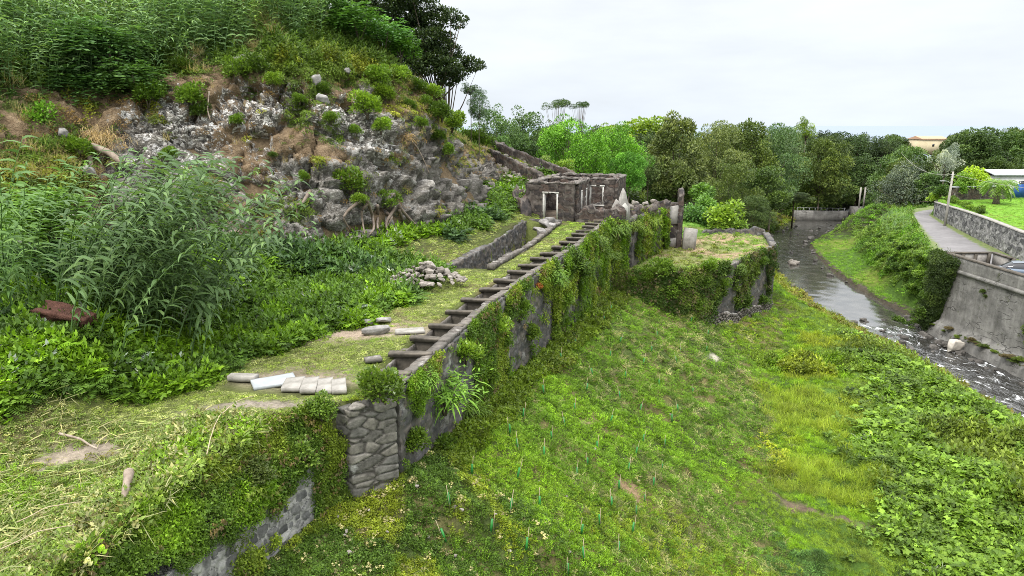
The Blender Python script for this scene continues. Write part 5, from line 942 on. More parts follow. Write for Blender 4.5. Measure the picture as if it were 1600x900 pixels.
# ------------------------------------------------------------------ plants clinging to the cliff
MOSS = [(320, 300, 26), (250, 190, 10), (262, 215, 9), (240, 170, 10), (300, 112, 10), (430, 325, 22), (470, 330, 18), (400, 218, 12), (515, 190, 14), (500, 250, 10), (560, 290, 22), (620, 250, 14), (465, 180, 22), (490, 150, 25), (360, 330, 14), (530, 215, 14), (630, 300, 10), (690, 330, 10), (720, 260, 14), (640, 175, 30), (600, 130, 40), (560, 100, 40), (500, 110, 30), (440, 100, 25), (700, 200, 30), (60, 260, 50), (30, 320, 50), (110, 280, 30), (745, 240, 14)]
def cliff_cover(n):
    V = CP.reshape(-1, 3); r = np.hypot(V[:, 0], V[:, 1]); g = CG.ravel(); d = CD.ravel(); run = CPAR[..., 1].ravel(); so = CS.ravel()
    nz_ = fbm(V, .55, 4, 201); n5 = fbm(V, .2, 3, 207); w = (ss(.1, .8, g+.5*nz_)*1.2+.10+1.2*ss(.8, 1.25, d/run)+.35*ss(.4, .9, so))*np.gradient(CD, axis=1).ravel()/r**1.2; 
    for a, b_, q_ in MOSS: w = w+6*np.exp(-(((_pxy[:, 0]-a)/q_)**2+((_pxy[:, 1]-b_)/(q_*.8))**2))*np.gradient(CD, axis=1).ravel()/r**1.2
    w = np.where(V[:, 1] > 8, w, 0); w /= w.sum()
    i = R.choice(len(V), n, p=w); p = V[i]+CN.reshape(-1, 3)[i]*.02; q = R.rand(n); k = nz_[i]; up = ss(.75, 1.2, (d/run)[i]); side = ss(-16, -20, p[:, 0])
    T = mixv(np.repeat(C(.10, .15, .025), n, 0), C(.22, .23, .03), ss(.0, .3, k)); T = mixv(T, C(.26, .15, .06), (q < .16)*.8*(1-up)); T = mixv(T, C(.11, .19, .03), up*.65); T = mixv(T, C(.4, .33, .19), ((q > .78) & (n5[i] > -.02))*.9); T = mixv(T, c_dark, (q > .2)*(q < .3)*.6)
    pk = np.where((q > .78) & (n5[i] > -.02), SE, np.where(q < .45, LF2, np.where(q < .62, LF, np.where(q < .72, G_, np.where(up+side > R.rand(n), WD, CL2))))); S = (.28+.3*R.rand(n))*(1+.9*up+.5*side)
    nn = CN.reshape(-1, 3)[i]; mo = np.zeros(n)
    for a, b_, q_ in MOSS: mo = np.maximum(mo, np.exp(-(((_pxy[i, 0]-a)/q_)**2+((_pxy[i, 1]-b_)/(q_*.8))**2)))
    mm = (mo > .35) & (q < .8); T[mm] = mixv(np.repeat(C(.13, .2, .025), n, 0), C(.25, .27, .03), ss(-.1, .25, k))[mm]; pk = np.where(mm, np.where(q < .45, LF2, np.where(q < .6, G_, LF)), pk)
    rot = np.column_stack([np.zeros(n), np.arccos(np.clip(nn[:, 2], -1, 1))*.55, np.arctan2(nn[:, 1], nn[:, 0])]); T *= (1+.2*R.normal(size=(n, 1))).clip(.5, 1.6); return p, rot, np.repeat(S[:, None], 3, 1), T, pk
scatter('cliff_plants', *cliff_cover(34000), 'cover')
def tussock(px, py, n, s, tint, pk, name, label, spread=.5):
    p, nn = cliff_at(px, py); Q = p+R.normal(size=(n, 3))*[spread, spread*.4, spread*.5]; mb = MB(); L = R.uniform(.5, 1, n)*s
    blades(mb, Q, np.column_stack([R.normal(size=n)*.35+nn[0]*.7, nn[1]*.7+R.normal(size=n)*.2, R.uniform(.1, .9, n)]), L, .02, 1.8, R.rand(n), 4); o = mb.build(name, M['leafo'], label=label, cat='grass clump'); o.color = tuple(tint)+(1,)
tussock(158, 215, 700, 1.1, (.5, .38, .2), 0, 'dry_grass_clump', 'large drooping clump of dry blond grass on the left of the cliff', .55)
tussock(640, 215, 200, .7, (.42, .3, .14), 0, 'dry_grass_clump', 'small dry orange grass clump above the leaning stick', .3)
tussock(73, 225, 300, .8, (.12, .22, .03), 0, 'green_grass_clump', 'green arching grass clump left of the bleached branch', .25)

# creepers over the walls
def wall_cover(n, fn, tintfn, name, label=None):
    P, nx, ny, m = fn(n); k = m > R.rand(len(m)); P, nx, ny = P[k], nx[k], ny[k]; n = len(P); q = R.rand(n); n1 = fbm(P, .6, 3, 301)
    T = tintfn(q, n1, P); pk = np.where(q < .42, LF, np.where(q < .72, LF2, np.where(q < .86, CL2, np.where(q < .93, G_, BR2)))); S = (.26+.26*R.rand(n))*np.clip(P[:, 1]/25, .8, 1.9)
    rot = np.column_stack([np.zeros(n), R.uniform(.8, 1.6, n), np.arctan2(ny, nx)+R.normal(size=n)*.3]); scatter(name, P, rot, np.repeat(S[:, None], 3, 1), T, pk, 'cover')
def wf(n):
    y = np.exp(R.uniform(math.log(16.9), math.log(62), n)); x = xw(y)+.3; t = R.rand(n); b = H(x+.3, y); z = b+(12.15-.45*ss(49, 52, y)-b)*t; p = np.column_stack([x+.05, y, z]); k = fbm(p*np.array([1, 1, .75]), .42, 4, 305)
    hang = ss(.35, .95, t+.9*k); foot = ss(.5, 0, t+.4*k); far = ss(26, 48, y); m = np.clip((hang*.95+foot*.35)*(.03+.97*ss(-.06, .1, k))+far*.12+.15*ss(.08, .3, k), 0, 1)*np.where((y > 52.2) & (y < 54.2), 0, 1); m *= np.where(y < 21, .25+.75*ss(.0, .2, k), 1); return p, np.full(n, .96), np.full(n, -.28), m
tw = lambda q, n1, P: mixv(mixv(mixv(np.repeat(C(.085, .15, .02), len(q), 0), C(.2, .27, .03), ss(-.05, .25, n1)), C(.2, .13, .07), (q > .96)*.8), c_lush, ss(.1, .35, -n1)*.6)*(1+.2*R.normal(size=(len(q), 1))).clip(.5, 1.6)
wall_cover(16000, wf, tw, 'wall_creeper')
def pf(n):
    s = R.rand(n); k = np.linspace(0, 1, len(FR)); x = np.interp(s, k, FR[:, 0]); y = np.interp(s, k, FR[:, 1]); tx = np.interp(s, k, np.gradient(FR[:, 0])); ty = np.interp(s, k, np.gradient(FR[:, 1])); l = np.hypot(tx, ty); nx, ny = ty/l, -tx/l; t = R.rand(n)
    x += nx*.36; y += ny*.36; b = H(x+nx*.4, y+ny*.4); z = b+(8.1-b)*t; p = np.column_stack([x, y, z]); q = fbm(p, .45, 4, 311); m = np.clip(.42-.3*ss(.4, .75, s)+1.9*q+.3*ss(.75, 1, t), 0, 1)*ss(.05+.12*(s > .55)+.05*s, .22+.1*s, t); m = np.maximum(m, (s < .5)*.8); return p, nx, ny, m
wall_cover(9000, pf, lambda q, n1, P: mixv(mixv(np.repeat(C(.055, .10, .016), len(q), 0), C(.13, .19, .03), ss(0, .25, n1)), C(.13, .09, .05), (q > .88)*.7)*(1+.2*R.normal(size=(len(q), 1))).clip(.5, 1.6), 'platform_creeper')
def lf(n):
    y = R.uniform(7, 16.0, n); t = R.rand(n); z = 9.5+2.7*t; x = xw(y)+.36-.65*ss(11.2, 12.1, z); p = np.column_stack([x, y, z]); k = fbm(p, .7, 3, 321); return p, np.full(n, .97), np.full(n, -.2), np.clip(ss(.36, .62, t+.5*k)*1.3+ss(.2, .35, k)+1.*(y > 15), 0, 1)
wall_cover(5000, lf, tw, 'low_wall_creeper')
def rvf(n):  # ivy hanging at the left end of the river wall and bank
    s = R.rand(n); x = 39.2+2.6*R.rand(n)-.4; y = 62.0+2.2*R.rand(n)**2; z = .5+6.7*R.rand(n); x = np.where(R.rand(n) < .4, 39.6-.0*s, x); y = np.where(x < 39.7, 61.9-2.2*R.rand(n)**2*(z/7), y); return np.column_stack([x, y, z]), np.full(n, -.7), np.full(n, -.7), np.ones(n)
wall_cover(2600, rvf, lambda q, n1, P: mixv(np.repeat(C(.035, .06, .012), len(q), 0), C(.1, .15, .03), ss(0, .3, n1)), 'river_wall_ivy')

# ------------------------------------------------------------------ reeds
n = 5200; x = R.uniform(-42, -7.5, n); y = R.uniform(30, 54, n); d, par, _ = cliff_sd(x, y); z = H(x, y)
f_ = (y*cos(PITCH)-(z-CZ)*sin(PITCH)); pxx = 800+FPX*x/f_; nn = fbm(np.column_stack([x, y]), .3, 3, 401); lim = np.interp(pxx, [-200, 100, 200, 330, 420, 520], [-.8, -.2, .2, 1.2, 1.6, 2.2]); m = (d > par[:, 1]+lim+.6*nn) & (pxx < 515+25*nn) & (d < par[:, 1]+9)
P = np.column_stack([x, y, z])[m]; n = len(P); T = mixv(np.repeat(C(.17, .28, .11), n, 0), C(.2, .3, .08), ss(0, .3, fbm(P, .3, 3, 7)))*(1+.15*R.normal(size=(n, 1)))
scatter('reed_thicket', P, np.column_stack([R.normal(size=n)*.08, R.normal(size=n)*.08, R.normal(size=n)*.9]), np.repeat(R.uniform(.85, 1.3, n)[:, None], 3, 1), T, R.randint(0, 4, n), 'cane')
cm_ = [cane_mesh(4.3, 30, l, M['leafo'], 'giant_reed') for l in (.35, .55, .75, .2)]
def reed(x, y, rz, k, s=1, colr=(.13, .21, .10), label='', group=None, tilt=0):
    o = bpy.data.objects.new('giant_reed', cm_[k]); col.objects.link(o); o.location = (x, y, H(np.array([x]), np.array([y]))[0]-.1); o.rotation_euler = (0, tilt, rz); o.scale = (s, s, s); v = random.uniform(.8, 1.2); o.color = (colr[0]*v, colr[1]*v, colr[2]*v, 1); tag(o, label, 'reed', group)
for k in range(125):
    bx, by = PY(random.uniform(125, 285), random.uniform(550, 605), 12.2); by += random.uniform(0, 4.5); reed(bx-random.uniform(0, 1.5), by, random.gauss(.1, .45), random.choice([0, 1, 2, 0, 1]), random.uniform(.85, 1.3), (.11, .185, .065), label='arching giant reed in the clump in front of the left part of the cliff', group='reed clump before the cliff', tilt=random.uniform(0, .25))
for k in range(26):
    bx, by = PY(random.uniform(-60, 60), random.uniform(560, 640), 12.2); by += random.uniform(0, 4); reed(bx-1, by, random.gauss(.3, .6), random.choice([0, 1, 3]), random.uniform(.9, 1.25), (.12, .22, .06), label='giant reed leaning in from the left edge above the big leaves', group='reeds at the left edge')
for k in range(60):
    x, y = xrl(100-k*.25)-random.uniform(.3, 3.2), 103-k*.3; reed(x, y, random.uniform(0, 6), 3, random.uniform(.35, .5), (.2, .32, .12), label='small pale green reed on the verge left of the road bend', group='reeds on the road verge')

# ------------------------------------------------------------------ shrubs
def shrub_mesh(kind, n=1500, name='shrub'):
    mb = MB(); nl = 9; c = np.vstack([[0, 0, .35], np.column_stack([R.uniform(-.55, .55, nl), R.uniform(-.5, .5, nl), R.uniform(.1, .75, nl)])]); rr = np.r_[.55, R.uniform(.25, .45, nl)]; i = R.choice(len(c), n, p=rr**2/(rr**2).sum()); D = rdir(n, -.5, 1); P = c[i]+D*rr[i][:, None]*R.uniform(.6, 1.05, n)[:, None]
    if kind == 'gloss': leafq(mb, P, D+[0, 0, .45]+R.normal(size=(n, 3))*.4, R.uniform(.11, .2, n), .095, R.rand(n), fold=.2)
    elif kind == 'leafy': leafq(mb, P, D*[1, 1, .5]+R.normal(size=(n, 3))*.5, R.uniform(.1, .2, n), .1, R.rand(n))
    elif kind == 'pinnate':
        m = n//9; D = rdir(m, -.2, .9); P = c[i[:m]]+D*rr[i[:m]][:, None]*.8; D = D*[1, 1, .4]+R.normal(size=(m, 3))*.3; D /= np.linalg.norm(D, axis=1)[:, None]; S = np.cross(D, [[0, 0, 1.]]); S /= np.linalg.norm(S, axis=1)[:, None]; tv = R.rand(m)
        for k in range(5):
            for s in (-1, 1): leafq(mb, P+D*(.08*k)-[0, 0, .012*k*k], S*s+D*.5-[0, 0, .2], .16, .05, tv, up=np.array([[0, 0, 1.]]))
    elif kind == 'spray':
        m = n//7; D = rdir(m, -.1, .8); P = c[i[:m]]*[1, 1, .8]+D*.3; D = D*[1.3, 1.3, .5]; blades(mb, P, D, R.uniform(.35, .6, m), .05, 1.3, R.rand(m), 3); m = n//2; leafq(mb, P[R.randint(0, len(P), m)]+R.normal(size=(m, 3))*.16, rdir(m, -.6, .5), .15, .05, R.rand(m))
    return mb.mesh(name, M['leafgloss'] if kind == 'gloss' else M['leafo'])
SH = {k: [shrub_mesh(k, n) for _ in range(3)] for k, n in (('gloss', 1500), ('leafy', 1700), ('pinnate', 2600), ('spray', 1400))}
stem_me = MB(); 
for a in (0, 2, 4.2): tube(stem_me, [(0, 0, -.3), (.12*cos(a), .12*sin(a), .1), (.3*cos(a), .3*sin(a), .5)], [.05, .035, .015], 5)
stem_me = stem_me.mesh('stem', M['bark'])
def shrub(loc, r, kind, colr, label, cat='shrub', group=None, sq=(1, 1, 1), name='shrub'):
    o = empty(name, tuple(loc), random.uniform(0, 6.3), label=label, cat=cat, group=group); f = child('foliage', random.choice(SH[kind]), o, scl=(r*sq[0], r*sq[1], r*sq[2])); v = random.uniform(.82, 1.2); f.color = (colr[0]*v, colr[1]*v, colr[2]*v, 1); child('stem', stem_me, o, scl=(r, r, r)); return o
lime, deep, mid = (.19, .30, .035), (.08, .14, .02), (.13, .22, .028)
CSH = [(300, 150, 22), (293, 102, 15), (363, 112, 21), (375, 187, 11), (405, 103, 18), (436, 130, 14), (308, 170, 14), (270, 245, 13), (125, 237, 19), (550, 297, 26), (613, 322, 18), (590, 122, 20), (600, 150, 18), (575, 166, 24), (598, 200, 15), (690, 180, 17), (685, 215, 13), (700, 245, 13), (735, 178, 20), (715, 165, 18), (752, 196, 18), (765, 213, 14), (650, 130, 15), (510, 140, 12), (475, 160, 10), (520, 190, 12), (700, 143, 17), (722, 192, 15), (738, 212, 18), (556, 310, 14), (240, 150, 18), (630, 118, 15), (670, 160, 13), (640, 160, 12), (560, 205, 10), (660, 195, 11), (480, 285, 10), (425, 250, 7)]
for px, py, r in CSH: p, nn = cliff_at(px, py, 9); s = r*np.linalg.norm(p-[0, 0, CZ])/FPX; shrub(p+nn*s*.2-[0, 0, s*.3], s*1.25, 'gloss', random.choice([lime, mid, mid, deep]), 'dense rounded bright green shrub growing out of the cliff face', group='rounded shrubs on the cliff', name='cliff_shrub')
def wsh(px, py, r, kind, c, label, z=None, off=.35, group=None, name='wall_shrub', sq=(1, 1, 1)):
    # find the place on the wall line seen at this direction
    ys_ = np.linspace(6, 64, 900); X = xw(ys_)+off; f = (px-800)/FPX; b = (450-py)/FPX; t = ys_/(cos(PITCH)+b*sin(PITCH)); k = np.abs(X-f*t).argmin(); y = ys_[k]; zz = CZ+(-sin(PITCH)+b*cos(PITCH))*t[k]; s = r*t[k]/FPX; shrub((X[k], y, zz-s*.4), s*1.2, kind, c, label, group=group, name=name, sq=sq)
wsh(603, 608, 40, 'gloss', (.13, .21, .03), 'glossy lime tipped shrub hanging over the stone pier and first trough'); wsh(695, 612, 52, 'spray', (.14, .27, .03), 'drooping bright green fern like shrub hanging from the wall right of the pier', sq=(1.1, 1.1, .9)); wsh(655, 600, 28, 'spray', (.15, .28, .03), 'smaller drooping bright green shrub between the glossy shrub and the fern like one')
wsh(727, 552, 27, 'gloss', lime, 'lime green rosette shrub on the wall top beside the third trough'); wsh(775, 512, 22, 'gloss', lime, 'rounded lime shrub on the wall edge, nearer of the pair above the pale root mat'); wsh(812, 488, 22, 'gloss', mid, 'rounded green shrub on the wall edge just beyond the lime pair'); wsh(785, 535, 18, 'leafy', mid, 'leafy green shrub low on the wall below the rounded lime shrub')
wsh(860, 432, 28, 'spray', (.13, .24, .03), 'fern like shrub with a rusty tinge halfway along the wall top'); wsh(897, 408, 24, 'leafy', (.10, .17, .03), 'tall leafy shrub on the wall top two thirds along'); wsh(905, 425, 22, 'leafy', deep, 'dark leafy shrub hanging just below the wall top two thirds along'); wsh(842, 448, 8, 'leafy', (.5, .2, .06), 'small orange brown plant on the wall beside the fern like shrub')
for px, py, r in ((932, 378, 22), (950, 364, 22), (968, 356, 18), (990, 354, 18), (1012, 350, 18), (940, 395, 20), (925, 410, 16), (955, 400, 16), (1005, 362, 14)): wsh(px, py, r, 'spray', random.choice([(.17, .25, .03), (.12, .2, .03)]), 'yellow green fern like growth draped over the far end of the wall', group='growth draped over the far wall end')
for k, (px, py, r, kd, c, lb) in enumerate([(455, 722, 38, 'gloss', (.14, .22, .04), 'glossy lime shrub leaning over the end of the near rubble wall'), (270, 860, 60, 'gloss', (.15, .22, .03), 'large glossy lime shrub at the bottom edge of the mound'), (380, 790, 24, 'spray', mid, 'small green fern hanging over the near rubble wall'), (500, 640, 26, 'leafy', mid, 'leafy shrub filling the gap beside the stone pier'), (395, 745, 30, 'leafy', (.11, .15, .04), 'olive leafy shrub draped over the top of the near rubble wall')]): wsh(px, py, r, kd, c, lb, off=.1 if k != 1 else -.9)
for px, py, r in ((1035, 422, 22), (1060, 440, 18), (1100, 440, 14), (1105, 418, 16), (1155, 425, 15), (1188, 410, 15), (1165, 472, 14), (1192, 470, 14), (1130, 445, 14), (1050, 455, 18), (1090, 475, 12), (1010, 430, 18), (990, 440, 16)):
    s = np.linspace(0, 1, 300); k = np.linspace(0, 1, len(FR)); X = np.interp(s, k, FR[:, 0])+.35; Y = np.interp(s, k, FR[:, 1])-.35; b = (450-py)/FPX; t = Y/(cos(PITCH)+b*sin(PITCH)); i = np.abs(X-(px-800)/FPX*t).argmin(); zz = CZ+(-sin(PITCH)+b*cos(PITCH))*t[i]; q = r*t[i]/FPX; shrub((X[i], Y[i], zz-q*.4), q*1.1, random.choice(['leafy', 'gloss']), random.choice([mid, deep, (.13, .2, .05)]), 'green shrub growing out of the front of the walled platform', group='shrubs on the platform front', name='wall_shrub')
def gsh(px, py, Y, r, kind, c, label, group=None, sq=(1, 1, 1), name='shrub', dz=.35): x, y, z = PD(px, py, Y); s = r*Y/FPX; g = H(np.array([x]), np.array([y]))[0]; return shrub((x, y, z-s*dz), s*1.15, kind, c, label, group=group, sq=sq, name=name)
for k, a in enumerate([(170, 90, 37, 62, 'pinnate', (.10, .2, .06), 'feathery leaved bush in front of the reeds at the cliff top, highest one'), (215, 130, 36, 48, 'pinnate', (.10, .2, .05), 'feathery leaved bush overhanging the left of the cliff, right one'), (140, 150, 36, 50, 'pinnate', (.07, .15, .04), 'darker feathery bush below the highest one on the left'), (230, 150, 35.5, 26, 'gloss', (.09, .17, .02), 'dark rounded shrub at the tip of the overhanging bushes'),
        (60, 190, 33, 30, 'leafy', (.16, .32, .04), 'upright plant with big pale green leaves on the left slope'), (45, 225, 32.5, 22, 'leafy', (.16, .32, .04), 'lower leafy pale green plant on the left slope'), (20, 170, 34, 40, 'leafy', (.06, .12, .03), 'dark leafy bush at the left edge below the reeds'),
        (80, 345, 24, 75, 'pinnate', (.12, .24, .03), 'big light green feathery bush at the left behind the reeds'), (120, 420, 22.5, 60, 'pinnate', (.05, .11, .035), 'dark feathery bush between the reeds and the rotten trunk'), (180, 400, 23, 45, 'leafy', (.05, .11, .03), 'dark leafy bush right of the big feathery bush'),
        (40, 480, 21, 40, 'pinnate', (.06, .12, .04), 'dark feathery bush left of the rotten trunk'),
        (560, 40, 46, 42, 'pinnate', (.10, .22, .04), 'bright leafy bush at the right end of the reeds on the crest'), (600, 60, 48, 38, 'pinnate', (.10, .23, .05), 'second bright leafy bush along the crest below the dark tree'), (625, 78, 48.5, 28, 'leafy', (.10, .22, .03), 'last bright leafy bush along the crest before the tree trunk'), (535, 25, 46, 30, 'leafy', (.08, .17, .04), 'bushy growth directly beside the last reeds on the crest'),
        (1130, 345, 72, 34, 'leafy', (.22, .34, .04), 'bright yellow green bush behind the platform'), (1105, 325, 76, 22, 'leafy', (.16, .3, .06), 'pale green bush left behind the bright yellow green one'), (1085, 345, 74, 26, 'leafy', (.10, .2, .05), 'grey green bush next to the tall end wall'), (1150, 355, 71, 20, 'leafy', (.2, .32, .05), 'small bright bush at the right of the yellow green one'), (1098, 305, 82, 24, 'leafy', (.15, .28, .05), 'light green bush under the tall grey green tree'),
        (880, 262, 68, 16, 'leafy', (.24, .36, .06), 'yellow green shrub above the aqueduct walls'), (850, 255, 70, 12, 'leafy', (.2, .28, .08), 'small pale shrub on the far end of the aqueduct'),
        (1508, 270+18, 98, 18, 'leafy', (.2, .34, .05), 'bright rounded garden shrub behind the garden wall'), (1525, 283, 99, 22, 'leafy', (.36, .5, .04), 'vivid yellow green garden bush left of the palm'), (1500, 295, 97, 12, 'leafy', (.15, .28, .04), 'low green garden shrub behind the utility pole'), (1460, 310, 99, 10, 'leafy', (.28, .42, .05), 'small bright bush where the road bends'), (1470, 300, 98, 12, 'leafy', (.06, .12, .02), 'small dark bush left of the utility pole')]): gsh(*a)
for k in range(14): t = k/13; y = 97-t*16; shrub((xrr(y)+1.4+random.random()*.5, y, 8.75), random.uniform(.5, .9), 'leafy', random.choice([mid, lime, deep]), 'low garden shrub in the row behind the top of the roadside wall', group='shrubs along the roadside wall')
for k in range(120):  # bramble bank right of the stream
    y = random.uniform(58, 108)+2; lo = xs(y)+hw(y); hi = xrl(y)-.6; t = random.uniform(.45, 1)**.7; x = lo+(hi-lo)*t
    if y < 62.5 and x > 38.5: continue
    z = H(np.array([x]), np.array([y]))[0]; 
    if z > 1.3: shrub((x, y, z-.2), random.uniform(.5, 1.05), 'leafy', random.choice([(.13, .23, .03), (.17, .29, .035), (.09, .16, .025), (.2, .32, .05)]), 'bramble bush on the bank between stream and road', 'bramble', group='brambles on the far bank', sq=(1.15, 1.15, .65), name='bramble')
for k in range(48):
    y = random.uniform(62.8, 80); t = random.uniform(.55, 1.02); lo = xs(y)+hw(y); x = lo+(xrl(y)-.4-lo)*t; z = H(np.array([x]), np.array([y]))[0]; shrub((x, y, z-.3), random.uniform(.5, .95), 'leafy', random.choice([(.10, .18, .025), (.15, .25, .03), (.06, .11, .02)]), 'bramble bush on the bank between stream and road', 'bramble', group='brambles on the far bank', sq=(1.1, 1.1, .9), name='bramble')
for k in range(26):
    y = random.uniform(60.5, 66); x = random.uniform(37.9, 39.8) if y < 62.5 else random.uniform(38.5, 42.5); z = H(np.array([x]), np.array([min(y, 64)]))[0] if y > 62.5 else random.uniform(.8, 5.5); shrub((x, max(y, 62.3) if x > 39.3 else y, z if y > 62.5 else z), random.uniform(.5, .9), 'leafy', random.choice([(.06, .11, .02), (.1, .17, .03)]), 'dark ivy bush smothering the left end of the river wall', 'ivy', group='ivy on the river wall end', name='ivy_bush') if (x < 39.4 and z < 6.2 and y > 61.6) or y > 62.5 else None
# palm on the lawn
x, y = PY(1556, 318, 8.8); pm = empty('palm_tree', (x, y, 8.75), label='short stout palm tree standing on the lawn', cat='palm'); mb = MB(); tube(mb, [(0, 0, -.2), (0, 0, .5), (.05, 0, 1.5), (.1, 0, 2.6)], [.5, .38, .3, .34], 10); mb.build('trunk', M['bark'], pm)
mb = MB(); n = 64
for i in range(n):
    a = R.uniform(0, 6.3); d = np.array([cos(a), sin(a), R.uniform(-.2, 1.7)]); d /= np.linalg.norm(d); p = np.array([.1, 0, 2.6]); K = 16; tv = R.rand()
    for k in range(K):
        d = d+np.array([0, 0, -.13]); d /= np.linalg.norm(d); p = p+d*2.6/K; s = np.cross(d, [0, 0, 1]); s /= np.linalg.norm(s)+1e-9; leafq(mb, np.array([p, p]), np.array([s+d*.6-[0, 0, .4], -s+d*.6-[0, 0, .4]]), .6*sin(pi*(k+2)/(K+3))+.1, .09, np.full(2, tv), up=np.array([[0, 0, 1.]]))
o = mb.build('frond_crown', M['leafo'], pm); o.color = (.2, .33, .06, 1)
for px, py, r, kd, c, lb in [(645, 690, 26, 'leafy', (.12, .2, .02), 'mossy green growth on the wall just right of the stone pier'), (690, 700, 30, 'leafy', (.10, .17, .02), 'leafy growth low on the wall under the fern like shrub'), (735, 640, 26, 'spray', (.13, .22, .03), 'trailing fern on the wall right of the fern like shrub'), (760, 590, 24, 'leafy', (.12, .2, .02), 'mossy clump on the wall below the third trough'), (830, 520, 18, 'leafy', (.12, .19, .02), 'small leafy clump low on the wall below the rounded shrubs'), (880, 470, 20, 'leafy', (.15, .24, .03), 'leafy clump below the tall leafy shrub on the wall'), (655, 745, 22, 'leafy', (.12, .2, .02), 'low leafy plant at the foot of the wall beside the pier')]: wsh(px, py, r, kd, c, lb)
for k in range(34):  # moss and ferns on the ledge at the foot of the river wall
    y = random.uniform(44, 61.4); shrub((39.35+random.uniform(-.2, .35), y, .95+random.uniform(-.1, .3)), random.uniform(.16, .4), 'leafy', random.choice([(.09, .13, .03), (.14, .2, .03), (.16, .13, .06)]), 'small mossy plant on the ledge at the foot of the river wall', 'plant', group='plants on the river wall ledge', sq=(1.6, 1.6, .5), name='ledge_plant')
for y, z, r in ((56.2, 5.2, .35), (55.8, 4.9, .25), (50.5, 3.2, .7), (50.2, 2.4, .6)): shrub((39.9, y, z), r, 'leafy', (.10, .15, .03), 'small plant growing out of the face of the river wall', 'plant', group='plants on the river wall face', name='wall_plant')
# ------------------------------------------------------------------ trees
def crown_mesh(kind, n=9000, seed=0):
    rs = np.random.RandomState(seed); mb = MB()
    if kind == 'umbrella': c = np.column_stack([rs.uniform(-.85, .85, 22), rs.uniform(-.85, .85, 22), rs.uniform(.7, .95, 22)]); c = c[np.hypot(c[:, 0], c[:, 1]) < .9]; c[:, 2] -= .25*np.hypot(c[:, 0], c[:, 1])**2; rr = rs.uniform(.2, .34, len(c)); sq = (1, 1, .45)
    elif kind == 'open': c = rs.normal(size=(30, 3)); c /= np.linalg.norm(c, axis=1)[:, None]; c = c*rs.uniform(.35, .95, 30)[:, None]*[1, 1, .55]+[0, 0, .55]; rr = rs.uniform(.14, .28, 30); sq = (1, 1, .65)
    else:
        h = {'clump': 1.0, 'deep': 1.9, 'round': 1.5, 'tall': 2.0}[kind]; m = {'clump': 40, 'deep': 64, 'round': 60, 'tall': 60}[kind]; z = rs.uniform(.0, 1, m); a = rs.uniform(0, 6.283, m); pr = np.sin(pi*np.clip(z*.82+.12, 0, 1))**(.6 if kind != 'tall' else .9)
        q = pr*rs.uniform(.55, .85, m)*(1+.18*np.sin(a*2+seed)+.12*np.sin(a*3+seed*2)); c = np.column_stack([q*np.cos(a), q*np.sin(a), z*(h-.28)+.12*rs.normal(size=m)]); rr = (.13+.2*rs.rand(m)**1.5)*(.9 if kind == 'tall' else 1)
        c = np.vstack([[0, 0, h*.25], [.1, .05, h*.5], [-.1, 0, h*.75], c]); rr = np.r_[.48, .45, .36, rr]; sq = (1, 1, .7)
    i = rs.choice(len(c), n, p=rr**2/(rr**2).sum()); z = rs.uniform(-.75, 1, n); a = rs.uniform(0, 6.283, n); q = np.sqrt(1-z*z); D = np.column_stack([q*np.cos(a), q*np.sin(a), z]); P = c[i]+D*rr[i][:, None]*(rs.uniform(.75, 1.06, n)**.7)[:, None]*np.array(sq)
    P = P+.05*np.column_stack([fbm(P, 5, 2, 1), fbm(P, 5, 2, 2), fbm(P, 5, 2, 3)]); pu = rs.normal(size=len(c)); tv = np.clip(.5+.16*pu[i]+.2*rs.normal(size=n)+.3*fbm(P, 2.2, 2, seed), 0, 1)
    L = (.058, .078, .066, .088)[seed % 4]; leafq(mb, P, D*[1, 1, .8]+rs.normal(size=(n, 3))*.55, L*rs.uniform(.6, 1.15, n), L*.5, tv); return mb.mesh('crown', M['crown']), c, rr
CR = {k: [crown_mesh(k, n, s0+i) for i in range(m)] for k, n, m, s0 in (('clump', 11000, 4, 10), ('deep', 17000, 4, 60), ('round', 19000, 2, 20), ('tall', 17000, 2, 30), ('open', 7000, 2, 40), ('umbrella', 5000, 2, 50))}
def trunk_mesh(c, rr, rad, base=-.9, bare=False, um=False):
    mb = MB(); rs = np.random.RandomState(int(c[3, 0]*1e4) % 1000); fork = .12 if not bare else .25; fork = -2.2 if um else fork; tube(mb, [(0, 0, base), (.02, .01, base*.4), (0, 0, fork)], [rad, rad*.8, rad*.6], 8)
    for k in range(3, min(len(c), 20)):
        e = c[k]; mid_ = e*[.45, .45, .55]+[0, 0, .0]; tube(mb, [(0, 0, fork-abs(rs.uniform(0, .5)) if um else fork*rs.uniform(-.6, 1)), e*[.6, .6, 1]+[0, 0, -1.2] if um else mid_, e], [rad*.42, rad*.25, rad*.08], 5)
    return mb.mesh('trunk', M['bark'])
TM = {k: [trunk_mesh(c, r, .045 if k != 'umbrella' else 0.06, -5.0 if k != 'umbrella' else -11, um=k == 'umbrella') for _, c, r in v] for k, v in CR.items()}
